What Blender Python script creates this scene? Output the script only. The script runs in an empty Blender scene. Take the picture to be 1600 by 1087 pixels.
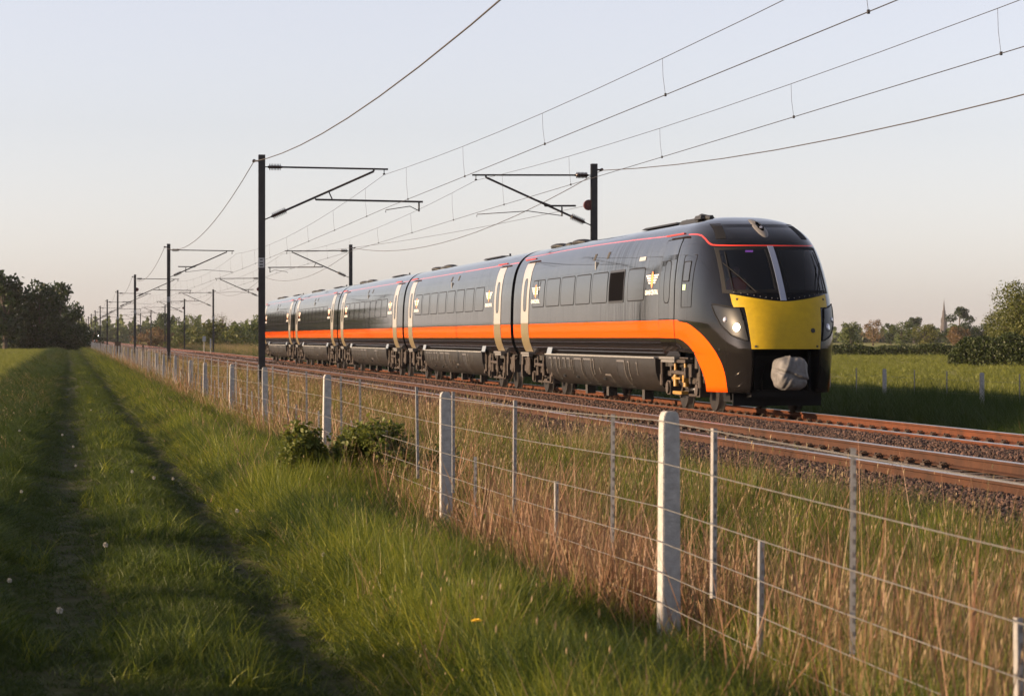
import bpy, bmesh, math, random
import numpy as np
from mathutils import Vector, Matrix
random.seed(7); RNG = np.random.default_rng(11)
S = bpy.context.scene; COL = S.collection
PI = math.pi
# ------------------------------------------------------------------ camera, sky, sun
FPX, TH, ZC = 4075.0, math.radians(9.61), 1.7
CT, ST = math.cos(TH), math.sin(TH)
cam = bpy.data.cameras.new('camera'); cam_o = bpy.data.objects.new('camera', cam); COL.objects.link(cam_o)
cam.sensor_width = 36; cam.lens = FPX/1600*36; cam.shift_y = -16/1600
cam.clip_start = .5; cam.clip_end = 12000
cam.dof.use_dof = True; cam.dof.focus_distance = 47; cam.dof.aperture_fstop = 8.0
cam_o.location = (0, 0, ZC); cam_o.rotation_euler = (PI/2, 0, -TH)
S.camera = cam_o
SUN_EL, SUN_AZ = 12.0, -86.0            # azimuth measured from +Y towards +X
w = bpy.data.worlds.new('World'); S.world = w; w.use_nodes = True
wn = w.node_tree.nodes; wl = w.node_tree.links; wn.clear()
sky = wn.new('ShaderNodeTexSky'); sky.sky_type = 'NISHITA'; sky.sun_disc = False
sky.sun_elevation = math.radians(SUN_EL); sky.sun_rotation = math.radians(SUN_AZ)
sky.air_density = 0.9; sky.dust_density = 0.8; sky.ozone_density = 2.0; sky.altitude = 0
hs = wn.new('ShaderNodeHueSaturation'); hs.inputs['Saturation'].default_value = .40
tint = wn.new('ShaderNodeMix'); tint.data_type = 'RGBA'; tint.blend_type = 'MULTIPLY'; tint.inputs[0].default_value = 1
tint.inputs[7].default_value = (1.0, .925, .97, 1)
bg = wn.new('ShaderNodeBackground'); bg.inputs['Strength'].default_value = .108
wo = wn.new('ShaderNodeOutputWorld')
wl.new(sky.outputs[0], hs.inputs['Color']); wl.new(hs.outputs[0], tint.inputs[6]); wl.new(tint.outputs[2], bg.inputs[0]); wl.new(bg.outputs[0], wo.inputs[0])
sl = bpy.data.lights.new('sun', 'SUN'); sl.energy = 5.0; sl.angle = math.radians(.6); sl.color = (1, .715, .44)
so = bpy.data.objects.new('sun', sl); COL.objects.link(so)
_e, _a = math.radians(SUN_EL), math.radians(SUN_AZ)
sdir = Vector((math.sin(_a)*math.cos(_e), math.cos(_a)*math.cos(_e), math.sin(_e)))
so.rotation_euler = sdir.to_track_quat('Z', 'Y').to_euler(); so.location = (-30, 20, 30)
S.view_settings.view_transform = 'Standard'; S.view_settings.look = 'None'
S.view_settings.exposure = 1.2; S.view_settings.gamma = 1; S.view_settings.use_curve_mapping = False
S.cycles.max_bounces = 6; S.cycles.transparent_max_bounces = 12

# ------------------------------------------------------------------ helpers
def YP(X, px): return 4192.0*X/(px-110)-.1693*X                # along-track distance of image column px at lateral X
def PD(px, D):                                                  # world x, y of image column px at depth D
    l = (px-800)/FPX*D
    return l*CT+D*ST, -l*ST+D*CT
def screen(X, Y, Z):
    D = X*ST+Y*CT; l = X*CT-Y*ST; D = np.maximum(D, .01)
    return 800+FPX*l/D, 527.5-FPX*(Z-ZC)/D, D
def cx(Y): return -.0021*max(0., Y-170)                         # the line bends very slightly away
def tag(o, label=None, cat=None, group=None, kind=None):
    if label: o['label'] = label
    if cat: o['category'] = cat
    if group: o['group'] = group
    if kind: o['kind'] = kind
    return o
def empty(name, loc, label, cat, group=None, rz=0):
    o = bpy.data.objects.new(name, None); COL.objects.link(o); o.location = loc; o.rotation_euler = (0, 0, rz)
    o.empty_display_size = .2
    return tag(o, label, cat, group)
def link_mesh(name, me, parent=None, loc=None):
    o = bpy.data.objects.new(name, me); COL.objects.link(o)
    if parent is not None: o.parent = parent
    if loc is not None: o.location = loc
    return o
def copy_tree(o, parent=None):
    c = o.copy(); COL.objects.link(c); c.parent = parent
    for ch in list(o.children): copy_tree(ch, c)
    return c
class MB:
    def __init__(s): s.v = []; s.f = []; s.m = []; s.sm = []
    def add(s, vs, fs, mi=0, smooth=False):
        b = len(s.v); s.v += [tuple(p) for p in vs]
        for f in fs: s.f.append(tuple(i+b for i in f)); s.m.append(mi); s.sm.append(smooth)
    def box(s, c, d, mi=0, rot=None, taper=1.0):
        x, y, z = d[0]/2, d[1]/2, d[2]/2; t = taper
        vs = [Vector(p) for p in ((-x,-y,-z),(x,-y,-z),(x,y,-z),(-x,y,-z),(-x*t,-y*t,z),(x*t,-y*t,z),(x*t,y*t,z),(-x*t,y*t,z))]
        if rot is not None: vs = [rot @ p for p in vs]
        c = Vector(c)
        s.add([p+c for p in vs], [(0,3,2,1),(4,5,6,7),(0,1,5,4),(1,2,6,5),(2,3,7,6),(3,0,4,7)], mi)
    def tube(s, pts, r, n=6, mi=0, caps=True):
        pts = [Vector(p) for p in pts]; rs = r if isinstance(r, (list, tuple)) else [r]*len(pts)
        rings = []; up0 = None
        for i, p in enumerate(pts):
            t = (pts[min(i+1, len(pts)-1)]-pts[max(i-1, 0)])
            t = t.normalized() if t.length > 1e-9 else Vector((0, 0, 1))
            u = Vector((0, 0, 1)) if abs(t.z) < .9 else Vector((0, 1, 0))
            a = t.cross(u).normalized(); b = a.cross(t)
            rings.append([p+(a*math.cos(2*PI*k/n)+b*math.sin(2*PI*k/n))*rs[i] for k in range(n)])
        vs = [q for R in rings for q in R]; fs = []
        for i in range(len(pts)-1):
            for k in range(n): fs.append((i*n+k, i*n+(k+1) % n, (i+1)*n+(k+1) % n, (i+1)*n+k))
        s.add(vs, fs, mi, True)
        if caps:
            s.add(rings[0], [tuple(range(n))], mi); s.add(rings[-1], [tuple(reversed(range(n)))], mi)
    def disc(s, c, axis, r, h, n=16, mi=0):
        a = Vector(axis).normalized()*h/2; s.tube([Vector(c)-a, Vector(c)+a], r, n, mi)
    def lathe(s, p0, p1, prof, n=10, mi=0):      # prof: (t, r) along p0->p1
        p0, p1 = Vector(p0), Vector(p1)
        s.tube([p0+(p1-p0)*t for t, r in prof], [r for t, r in prof], n, mi)
    def grid(s, rows, mi=0, smooth=True, close=False):
        n = len(rows[0]); vs = [p for r in rows for p in r]; fs = []
        for i in range(len(rows)-1):
            for k in range(n if close else n-1):
                fs.append((i*n+k, i*n+(k+1) % n, (i+1)*n+(k+1) % n, (i+1)*n+k))
        s.add(vs, fs, mi, smooth)
    def mesh(s, name, mats, fix=True):
        me = bpy.data.meshes.new(name); me.from_pydata(s.v, [], s.f)
        for m in (mats if isinstance(mats, (list, tuple)) else [mats]): me.materials.append(m)
        me.polygons.foreach_set('material_index', s.m); me.polygons.foreach_set('use_smooth', s.sm)
        if fix:
            bm = bmesh.new(); bm.from_mesh(me); bmesh.ops.recalc_face_normals(bm, faces=bm.faces); bm.to_mesh(me); bm.free()
        me.update(); return me
    def build(s, name, mats, parent=None, loc=None, fix=True): return link_mesh(name, s.mesh(name, mats, fix), parent, loc)

# ------------------------------------------------------------------ materials
MATS = {}
def nodes(m): m.use_nodes = True; return m.node_tree.nodes, m.node_tree.links
def bsdf(m): return m.node_tree.nodes['Principled BSDF']
def pm(name, col, rough=.6, metal=0., spec=.5, var=0., scale=6., bump=0., coat=0., bscale=None, col2=None):
    m = bpy.data.materials.new(name); n, l = nodes(m); b = bsdf(m)
    b.inputs['Base Color'].default_value = (*col, 1); b.inputs['Roughness'].default_value = rough
    b.inputs['Metallic'].default_value = metal; b.inputs['Specular IOR Level'].default_value = spec
    b.inputs['Coat Weight'].default_value = coat
    if var or bump:
        tc = n.new('ShaderNodeTexCoord'); nz = n.new('ShaderNodeTexNoise'); nz.inputs['Scale'].default_value = scale
        nz.inputs['Detail'].default_value = 6; nz.inputs['Roughness'].default_value = .65; l.new(tc.outputs['Object'], nz.inputs['Vector'])
        if var:
            rp = n.new('ShaderNodeValToRGB'); c2 = col2 or tuple(c*(1-var) for c in col); c1 = col if col2 else tuple(min(1, c*(1+var*.6)) for c in col)
            rp.color_ramp.elements[0].color = (*c2, 1); rp.color_ramp.elements[1].color = (*c1, 1)
            rp.color_ramp.elements[0].position = .3; rp.color_ramp.elements[1].position = .7
            l.new(nz.outputs[0], rp.inputs[0]); l.new(rp.outputs[0], b.inputs['Base Color'])
        if bump:
            bp = n.new('ShaderNodeBump'); bp.inputs['Strength'].default_value = bump; bp.inputs['Distance'].default_value = .02
            if bscale:
                n2 = n.new('ShaderNodeTexNoise'); n2.inputs['Scale'].default_value = bscale; n2.inputs['Detail'].default_value = 5
                l.new(tc.outputs['Object'], n2.inputs['Vector']); l.new(n2.outputs[0], bp.inputs['Height'])
            else: l.new(nz.outputs[0], bp.inputs['Height'])
            l.new(bp.outputs[0], b.inputs['Normal'])
    MATS[name] = m; return m
def leafm(name, c1, c2, trans=.45, rnd='island', rough=.5):
    m = bpy.data.materials.new(name); n, l = nodes(m); b = bsdf(m); out = n['Material Output']
    rp = n.new('ShaderNodeValToRGB'); rp.color_ramp.elements[0].color = (*c1, 1); rp.color_ramp.elements[1].color = (*c2, 1)
    if rnd == 'island':
        g = n.new('ShaderNodeNewGeometry'); oi = n.new('ShaderNodeObjectInfo')
        mx = n.new('ShaderNodeMath'); mx.operation = 'MULTIPLY_ADD'; mx.inputs[1].default_value = .65
        m2 = n.new('ShaderNodeMath'); m2.operation = 'MULTIPLY'; m2.inputs[1].default_value = .35
        l.new(oi.outputs['Random'], m2.inputs[0]); l.new(g.outputs['Random Per Island'], mx.inputs[0]); l.new(m2.outputs[0], mx.inputs[2])
        l.new(mx.outputs[0], rp.inputs[0])
    l.new(rp.outputs[0], b.inputs['Base Color']); b.inputs['Roughness'].default_value = rough; b.inputs['Specular IOR Level'].default_value = .25
    tr = n.new('ShaderNodeBsdfTranslucent'); l.new(rp.outputs[0], tr.inputs[0])
    mix = n.new('ShaderNodeMixShader'); mix.inputs[0].default_value = trans
    l.new(b.outputs[0], mix.inputs[1]); l.new(tr.outputs[0], mix.inputs[2]); l.new(mix.outputs[0], out.inputs[0])
    MATS[name] = m; return m
M_grass = leafm('grass_green', (.055, .085, .010), (.135, .158, .022))
M_turf = leafm('grass_turf', (.042, .064, .010), (.098, .120, .018))
M_grass_d = leafm('grass_deep_shade', (.024, .044, .008), (.055, .080, .014))  # deep green; shade of path, verge and far bank put into the colour
M_lush = leafm('grass_lush', (.115, .140, .012), (.265, .260, .034))
M_straw = leafm('grass_straw', (.17, .115, .055), (.33, .235, .12), .3)
M_brown = leafm('stem_brown', (.11, .054, .028), (.27, .145, .078), .2)
M_crop = leafm('crop_green', (.115, .13, .022), (.19, .20, .042))
M_leaf_dark = leafm('leaf_dark', (.012, .025, .007), (.036, .058, .014), .35)
M_leaf_mid = leafm('leaf_mid', (.045, .070, .018), (.105, .125, .034), .35)
M_leaf_dark2 = leafm('leaf_hedge', (.026, .040, .012), (.066, .082, .024), .3)
M_leaf_pale = leafm('leaf_pale', (.055, .070, .015), (.135, .132, .030), .35)
M_leaf_rust = leafm('leaf_rust', (.10, .060, .028), (.19, .125, .055), .35)
M_bramble = leafm('leaf_bramble', (.06, .085, .014), (.20, .20, .036), .35)
M_bark = pm('bark', (.055, .042, .032), .9, var=.4, scale=8)
M_steel = pm('mast_steel', (.030, .029, .030), .75, .1, var=.35, scale=4, bump=.15)
M_tube = pm('cantilever_tube', (.028, .022, .021), .65, .2, var=.3, scale=9)
M_insul = pm('insulator_glaze', (.030, .014, .012), .25)
M_plate = pm('plate_grey', (.30, .31, .32), .6, var=.15)
M_print = pm('print_black', (.02, .02, .02), .7)
M_white = pm('paint_white', (.75, .74, .72), .5)
M_wire = pm('wire_dark', (.035, .030, .030), .6, .4)
M_feeder = pm('wire_feeder', (.035, .028, .026), .7)
M_redball = pm('disc_red', (.085, .014, .012), .5)
M_conc = pm('post_concrete', (.335, .325, .31), .9, var=.28, scale=18, bump=.35, bscale=70)
M_galv = pm('galvanised', (.26, .25, .245), .55, .35, var=.3, scale=30)
M_hole = pm('punched_hole', (.11, .10, .095), .7)
M_fwire = pm('fence_wire', (.17, .16, .145), .6, .2, var=.3)
M_rust = pm('rail_rust', (.105, .030, .010), .8, .0, var=.5, scale=3, bump=.25, bscale=12, col2=(.048, .018, .009), spec=.2)
M_rust2 = pm('rail_rust_brown', (.062, .024, .011), .8, .0, var=.5, scale=3, bump=.25, bscale=12, col2=(.030, .014, .008), spec=.2)
M_head = pm('rail_head', (.50, .47, .45), .28, .9, var=.15, scale=3)
M_clip = pm('clip_dark', (.045, .030, .022), .8, .2)
M_sleep = pm('sleeper_concrete', (.10, .075, .055), .9, var=.35, scale=10)
M_under = pm('underframe_dark', (.030, .026, .023), .75, .1, var=.4, scale=5)
M_skirt = pm('skirt_brown_black', (.019, .016, .014), .40, .1, var=.4, scale=2.5, bump=.05)
M_hatch = pm('hatch_shade', (.012, .010, .009), .5)  # dark fill stands in for the shade inside a hatch recess
M_hrim_lit = pm('hatch_rim_lit', (.085, .075, .066), .45, .1)
M_rim = pm('skirt_rim', (.15, .14, .13), .5, .3)
M_shade_catch = pm('hatch_shade_and_catch', (.008, .008, .007), .7)  # painted shade on the hatch edges; also colours the raft catches
M_bogie = pm('bogie_brown', (.042, .030, .023), .8, .15, var=.5, scale=7, bump=.2)
M_wheel = pm('wheel_steel', (.026, .022, .020), .55, .5, var=.4, scale=5)
M_tread = pm('wheel_tread', (.40, .37, .34), .3, .9)
M_yel_bits = pm('damper_yellow', (.27, .145, .02), .5, var=.25)
M_pale = pm('end_plate_pale', (.16, .185, .215), .5)
M_silver = pm('door_silver', (.40, .365, .315), .32, .25, coat=.5)
M_silver_lo = pm('door_silver_tan', (.20, .155, .085), .40, .2, coat=.4, var=.15)  # darker tan for the lower part of the silver doors
M_rubber = pm('rubber_black', (.006, .006, .007), .75, spec=.2)
M_yellow = pm('panel_yellow', (.37, .245, .005), .5, var=.12, scale=9, spec=.25)
M_pillar = pm('pillar_grey', (.16, .19, .27), .35)
M_lamp_shell = pm('lamp_shell', (.009, .011, .015), .35, spec=.15, var=.4, scale=6)
M_lens = pm('lamp_lens', (.42, .42, .48), .15, .3, coat=1)
M_green = pm('sticker_green', (.02, .16, .07), .5)
M_palegreen = pm('sticker_pale_green', (.38, .55, .36), .5)
M_orange = pm('logo_orange', (.85, .28, .085), .5)
M_logo_white = pm('logo_white', (.80, .77, .73), .5)
M_red = pm('handrail_red', (.34, .025, .022), .5)
M_tarp = pm('tarpaulin', (.115, .11, .108), .7, var=.3, scale=5, bump=.35, bscale=14)
M_roofpod = pm('roof_pod_black', (.012, .012, .012), .6)
M_skin = pm('skin', (.35, .19, .13), .6)
M_vest = pm('vest_orange', (.75, .13, .05), .7)
M_navy = pm('cloth_navy', (.02, .025, .05), .8)
M_cab = pm('cab_interior', (.03, .033, .04), .7)
M_stone_b = pm('brick_house', (.36, .14, .07), .85, var=.2)
M_slate = pm('roof_slate', (.16, .15, .15), .8, var=.2)
M_church = pm('church_stone', (.055, .044, .040), .9, var=.2, scale=.2)
M_wood = pm('timber_old', (.085, .055, .035), .9, var=.3)
M_petal = pm('petal_yellow', (.75, .48, .02), .6)
M_clock = pm('seed_head', (.55, .53, .48), .9)
def emis(name, col, st):
    m = bpy.data.materials.new(name); n, l = nodes(m); b = bsdf(m)
    b.inputs['Base Color'].default_value = (*col, 1); b.inputs['Emission Color'].default_value = (*col, 1); b.inputs['Emission Strength'].default_value = st
    return m
M_lit = emis('lamp_lit', (1, .84, .58), 4.0); M_lit2 = emis('signal_lit', (1, .95, .85), 4.0); M_purple = emis('cab_display', (.45, .12, .6), .35)
M_glass = bpy.data.materials.new('cab_glass'); n, l = nodes(M_glass); n.clear()
_o = n.new('ShaderNodeOutputMaterial'); _t = n.new('ShaderNodeBsdfTransparent'); _t.inputs[0].default_value = (.45, .50, .58, 1)
_g = n.new('ShaderNodeBsdfGlossy'); _g.inputs['Roughness'].default_value = .03; _fr = n.new('ShaderNodeFresnel'); _fr.inputs[0].default_value = 1.5
_mx = n.new('ShaderNodeMixShader'); l.new(_fr.outputs[0], _mx.inputs[0]); l.new(_t.outputs[0], _mx.inputs[1]); l.new(_g.outputs[0], _mx.inputs[2]); l.new(_mx.outputs[0], _o.inputs[0])
M_win = pm('window_glass', (.016, .016, .016), .08, spec=.5); bsdf(M_win).inputs['IOR'].default_value = 1.6

def paint_material(front):
    """black gloss coach paint, orange waist stripe, thin red cantrail line (car coordinates, metres)"""
    m = bpy.data.materials.new('coach_paint'); n, l = nodes(m); b = bsdf(m)
    tc = n.new('ShaderNodeTexCoord'); sp = n.new('ShaderNodeSeparateXYZ'); l.new(tc.outputs['Object'], sp.inputs[0])
    def mth(op, a, bb, c=None):
        q = n.new('ShaderNodeMath'); q.operation = op
        for i, v in enumerate((a, bb, c)):
            if v is None: continue
            if isinstance(v, (int, float)): q.inputs[i].default_value = v
            else: l.new(v, q.inputs[i])
        return q.outputs[0]
    X, Y, Z = sp.outputs
    def curve(pts, inp, xs, ys):
        fc = n.new('ShaderNodeFloatCurve'); c = fc.mapping.curves[0]
        l.new(mth('MULTIPLY', inp, 1/xs), fc.inputs[1])
        pts = [(px/xs, py/ys) for px, py in pts]
        c.points[0].location = pts[0]; c.points[1].location = pts[-1]
        for p in pts[1:-1]: c.points.new(*p)
        fc.mapping.update(); return mth('MULTIPLY', fc.outputs[0], ys)
    lo, hi = 1.42, 1.77
    if front:
        yo = curve([(0, .18), (.4, .18), (.85, .22), (1.08, .37), (1.25, .57), (1.42, .87), (1.57, 1.28), (1.70, 1.85), (1.77, 2.6), (4, 2.6)], Z, 4, 8)
        yi = curve([(0, .96), (.4, .96), (.64, 1.0), (.96, 1.28), (1.15, 1.54), (1.30, 1.95), (1.42, 2.75), (1.43, 8), (4, 8)], Z, 4, 8)
        a = mth('MULTIPLY', mth('GREATER_THAN', Y, yo), mth('LESS_THAN', Z, hi))
        o = mth('MULTIPLY', a, mth('MAXIMUM', mth('GREATER_THAN', Z, lo), mth('LESS_THAN', Y, yi)))
        zl = curve([(0, 3.18), (1.25, 3.185), (1.45, 3.24), (1.7, 3.33), (2.05, 3.41), (2.8, 3.44), (30, 3.44)], Y, 30, 4)
    else:
        o = mth('MULTIPLY', mth('LESS_THAN', Z, hi), mth('GREATER_THAN', Z, lo)); zl = 3.44
    rl = mth('COMPARE', Z, zl, .011)
    nz = n.new('ShaderNodeTexNoise'); nz.inputs['Scale'].default_value = 1.0; nz.inputs['Detail'].default_value = 5
    mp = n.new('ShaderNodeMapping'); mp.inputs['Scale'].default_value = (1, 5.0, .45); l.new(tc.outputs['Object'], mp.inputs[0]); l.new(mp.outputs[0], nz.inputs['Vector'])
    n3 = n.new('ShaderNodeTexNoise'); n3.inputs['Scale'].default_value = 1.0; n3.inputs['Detail'].default_value = 8
    l.new(tc.outputs['Object'], n3.inputs['Vector'])
    # road dust: a thin film, thinner in run-off streaks
    dust = n.new('ShaderNodeValToRGB'); dust.color_ramp.elements[0].position = .36; dust.color_ramp.elements[1].position = .62
    dust.color_ramp.elements[0].color = (.009, .010, .011, 1); dust.color_ramp.elements[1].color = (.031, .033, .036, 1)
    l.new(nz.outputs[0], dust.inputs[0])
    def mixc(f, a, c):
        q = n.new('ShaderNodeMix'); q.data_type = 'RGBA'; l.new(f, q.inputs[0]); l.new(a, q.inputs[6]); q.inputs[7].default_value = (*c, 1); return q.outputs[2]
    sn = n.new('ShaderNodeTexNoise'); sn.inputs['Scale'].default_value = 1.0; sn.inputs['Detail'].default_value = 4
    sm_ = n.new('ShaderNodeMapping'); sm_.inputs['Scale'].default_value = (1, 9.0, .55); l.new(tc.outputs['Object'], sm_.inputs[0]); l.new(sm_.outputs[0], sn.inputs['Vector'])
    big = n.new('ShaderNodeTexNoise'); big.inputs['Scale'].default_value = .23; big.inputs['Detail'].default_value = 1; l.new(tc.outputs['Object'], big.inputs['Vector'])
    if front: zone = mth('SUBTRACT', 1.0, mth('MINIMUM', 1.0, mth('ABSOLUTE', mth('MULTIPLY', mth('SUBTRACT', Y, 7.9), .34), None), None))
    else: zone = mth('MULTIPLY', big.outputs[0], .55)
    st = mth('LESS_THAN', sn.outputs[0], mth('MULTIPLY_ADD', zone, .20, .335))
    stk = n.new('ShaderNodeMix'); stk.data_type = 'RGBA'; l.new(mth('MULTIPLY', st, .75), stk.inputs[0]); l.new(dust.outputs[0], stk.inputs[6]); stk.inputs[7].default_value = (.008, .008, .009, 1)
    dust = stk; dust_out = stk.outputs[2]
    dz = n.new('ShaderNodeMapRange'); l.new(Y, dz.inputs[0]); dz.inputs[1].default_value = 1.5; dz.inputs[2].default_value = 3.0
    if not front: dz.inputs[1].default_value = -2; dz.inputs[2].default_value = -1
    clean = n.new('ShaderNodeMix'); clean.data_type = 'RGBA'; l.new(dz.outputs[0], clean.inputs[0]); clean.inputs[6].default_value = (.004, .004, .005, 1); l.new(dust_out, clean.inputs[7])
    rz = n.new('ShaderNodeMapRange'); l.new(Z, rz.inputs[0]); rz.inputs[1].default_value = 3.15; rz.inputs[2].default_value = 3.5; rz.inputs[3].default_value = 1; rz.inputs[4].default_value = .35
    rm = n.new('ShaderNodeMix'); rm.data_type = 'RGBA'; l.new(rz.outputs[0], rm.inputs[0]); rm.inputs[6].default_value = (.009, .0095, .011, 1); l.new(clean.outputs[2], rm.inputs[7])
    lowz = mth('LESS_THAN', Z, 1.60); dk = mixc(lowz, rm.outputs[2], (.009, .008, .008))
    col = mixc(o, dk, (.66, .082, .004)); col = mixc(rl, col, (.62, .045, .03))
    l.new(col, b.inputs['Base Color'])
    nsp = n.new('ShaderNodeMapRange'); l.new(Y, nsp.inputs[0]); nsp.inputs[1].default_value = .9 if front else -3; nsp.inputs[2].default_value = 2.6 if front else -2; nsp.inputs[3].default_value = .13; nsp.inputs[4].default_value = .5
    sup = mth('MULTIPLY', mth('MULTIPLY', st, .62), mth('GREATER_THAN', Z, 1.78)); l.new(mth('MULTIPLY', nsp.outputs[0], mth('SUBTRACT', 1.0, sup)), b.inputs['Specular IOR Level'])
    b.inputs['IOR'].default_value = 1.55
    r1 = n.new('ShaderNodeMapRange'); r1.inputs[1].default_value = .35; r1.inputs[2].default_value = .7; r1.inputs[3].default_value = .025; r1.inputs[4].default_value = .075
    l.new(nz.outputs[0], r1.inputs[0]); l.new(r1.outputs[0], b.inputs['Roughness'])
    bp = n.new('ShaderNodeBump'); bp.inputs['Strength'].default_value = .05; bp.inputs['Distance'].default_value = .02
    l.new(n3.outputs[0], bp.inputs['Height']); l.new(bp.outputs[0], b.inputs['Normal'])
    return m
M_paint_f = paint_material(True); M_paint = paint_material(False)

# ------------------------------------------------------------------ ground
GX = [-4000,-900,-300,-120,-50,-20,-10,-6,-4,-3,-2.5,-2.2,-1.9,-1.4,-.9,-.55,-.35,-.15,.1,.3,.5,.7,.9,1.1,1.25,1.4,1.6,1.85,2.2,2.6,3.0,3.4,4.2,5,6,7,7.6,9,12,15,16,16.8,17.6,18.6,20,22,24,30,45,90,200,500,1200,5000]
GPX = np.array([-9e3,-2.6,-2.2,-1.6,-.6,-.35,-.1,.2,.4,.7,1.0,1.2,1.35,1.55,1.9,2.5,3.2,4,5.5,7,15.5,16.6,18,20,23,9e3])
GPZ = np.array([.0,.0,.06,.08,.05,-.05,-.09,-.06,.0,.02,-.02,-.09,-.10,-.03,.06,.05,.0,-.06,-.12,-.14,-.16,-.22,-.36,-.44,-.47,-.47])
def gz(X, Y):
    X = np.asarray(X, float); Y = np.asarray(Y, float)
    sh = np.where((X > -2.2) & (X < 24), np.vectorize(cx)(Y) if Y.size < 200 else -.0021*np.maximum(0, Y-170), 0)
    z = np.interp(X-sh, GPX, GPZ)
    near = np.exp(-((X-2)/9)**2)
    return z+near*(.025*np.sin(X*2.1+Y*.63)*np.sin(Y*.41+1.3)+.018*np.sin(Y*1.37+X*1.1))
GY = list(np.arange(-20, 60, 1.0))+list(np.arange(60, 160, 4.0))+list(np.arange(160, 520, 12.0))+[560,700,900,1200,1700,2500,4000,7000]
gv = []; gf = []
for y in GY:
    zz = gz(np.array(GX, float), np.full(len(GX), y))
    for x, z in zip(GX, zz): gv.append((x, y, float(z)))
nx = len(GX)
for j in range(len(GY)-1):
    for i in range(nx-1): gf.append((j*nx+i, j*nx+i+1, (j+1)*nx+i+1, (j+1)*nx+i))
me = bpy.data.meshes.new('ground'); me.from_pydata(gv, [], gf); me.polygons.foreach_set('use_smooth', [True]*len(gf))
M_ground = bpy.data.materials.new('ground_turf'); n, l = nodes(M_ground); b = bsdf(M_ground); b.inputs['Roughness'].default_value = .95; b.inputs['Specular IOR Level'].default_value = .1
tc = n.new('ShaderNodeTexCoord'); sp = n.new('ShaderNodeSeparateXYZ'); l.new(tc.outputs['Object'], sp.inputs[0])
n1 = n.new('ShaderNodeTexNoise'); n1.inputs['Scale'].default_value = 1.6; n1.inputs['Detail'].default_value = 8; l.new(tc.outputs['Object'], n1.inputs['Vector'])
n2 = n.new('ShaderNodeTexNoise'); n2.inputs['Scale'].default_value = .05; n2.inputs['Detail'].default_value = 6; l.new(tc.outputs['Object'], n2.inputs['Vector'])
ad = n.new('ShaderNodeMath'); ad.operation = 'MULTIPLY_ADD'; ad.inputs[1].default_value = .6; l.new(n2.outputs[0], ad.inputs[0])
a2 = n.new('ShaderNodeMath'); a2.operation = 'MULTIPLY'; a2.inputs[1].default_value = .45; l.new(n1.outputs[0], a2.inputs[0]); l.new(a2.outputs[0], ad.inputs[2])
r1 = n.new('ShaderNodeValToRGB'); r1.color_ramp.elements[0].position = .4; r1.color_ramp.elements[1].position = .66      # field turf
r1.color_ramp.elements[0].color = (.120, .124, .026, 1); r1.color_ramp.elements[1].color = (.195, .185, .052, 1); l.new(ad.outputs[0], r1.inputs[0])
r2 = n.new('ShaderNodeValToRGB'); r2.color_ramp.elements[0].position = .35; r2.color_ramp.elements[1].position = .7       # soil and thatch under the verge
r2.color_ramp.elements[0].color = (.030, .030, .011, 1); r2.color_ramp.elements[1].color = (.062, .062, .020, 1); l.new(n1.outputs[0], r2.inputs[0])
ga = n.new('ShaderNodeMath'); ga.operation = 'GREATER_THAN'; ga.inputs[1].default_value = -2.3; l.new(sp.outputs[0], ga.inputs[0])
gb = n.new('ShaderNodeMath'); gb.operation = 'LESS_THAN'; gb.inputs[1].default_value = 24; l.new(sp.outputs[0], gb.inputs[0])
gc = n.new('ShaderNodeMath'); gc.operation = 'MULTIPLY'; l.new(ga.outputs[0], gc.inputs[0]); l.new(gb.outputs[0], gc.inputs[1])
mx = n.new('ShaderNodeMix'); mx.data_type = 'RGBA'; l.new(gc.outputs[0], mx.inputs[0]); l.new(r1.outputs[0], mx.inputs[6]); l.new(r2.outputs[0], mx.inputs[7]); l.new(mx.outputs[2], b.inputs['Base Color'])
bp = n.new('ShaderNodeBump'); bp.inputs['Strength'].default_value = .9; bp.inputs['Distance'].default_value = .08; l.new(n1.outputs[0], bp.inputs['Height']); l.new(bp.outputs[0], b.inputs['Normal'])
me.materials.append(M_ground); tag(link_mesh('ground', me), kind='structure')

# ballast bed
RT = .28                                       # rail top
T1, T2, HG = 9.86, 13.05, .752                 # track centres, half gauge to rail centre
BX = [(7.0,-.22),(7.35,-.10),(7.95,.09),(8.45,.17),(8.99,.165),(9.10,.08),(9.86,.085),(11.05,.09),(11.4,.19),(11.75,.235),(12.1,.225),(12.2,.10),(13.05,.085),(14.3,.10),(14.9,.09),(15.6,-.20),(15.9,-.34)]
def bz(X): return np.interp(X, [p[0] for p in BX], [p[1] for p in BX])
M_ballast = pm('ballast_stone', (.085, .052, .037), .95, var=.6, scale=22, bump=1.0, col2=(.025, .016, .012))
mb = MB(); bys = list(np.arange(8, 120, 2.0))+list(np.arange(120, 520, 10.0))+[600, 800, 1100]
mb.grid([[(x+cx(y)+.08*math.sin(y*1.3)*(x in (7.0, 7.35, 15.6, 15.9)), y, z) for x, z in BX] for y in bys])
tag(mb.build('ballast_bed', M_ballast), kind='structure')

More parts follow.
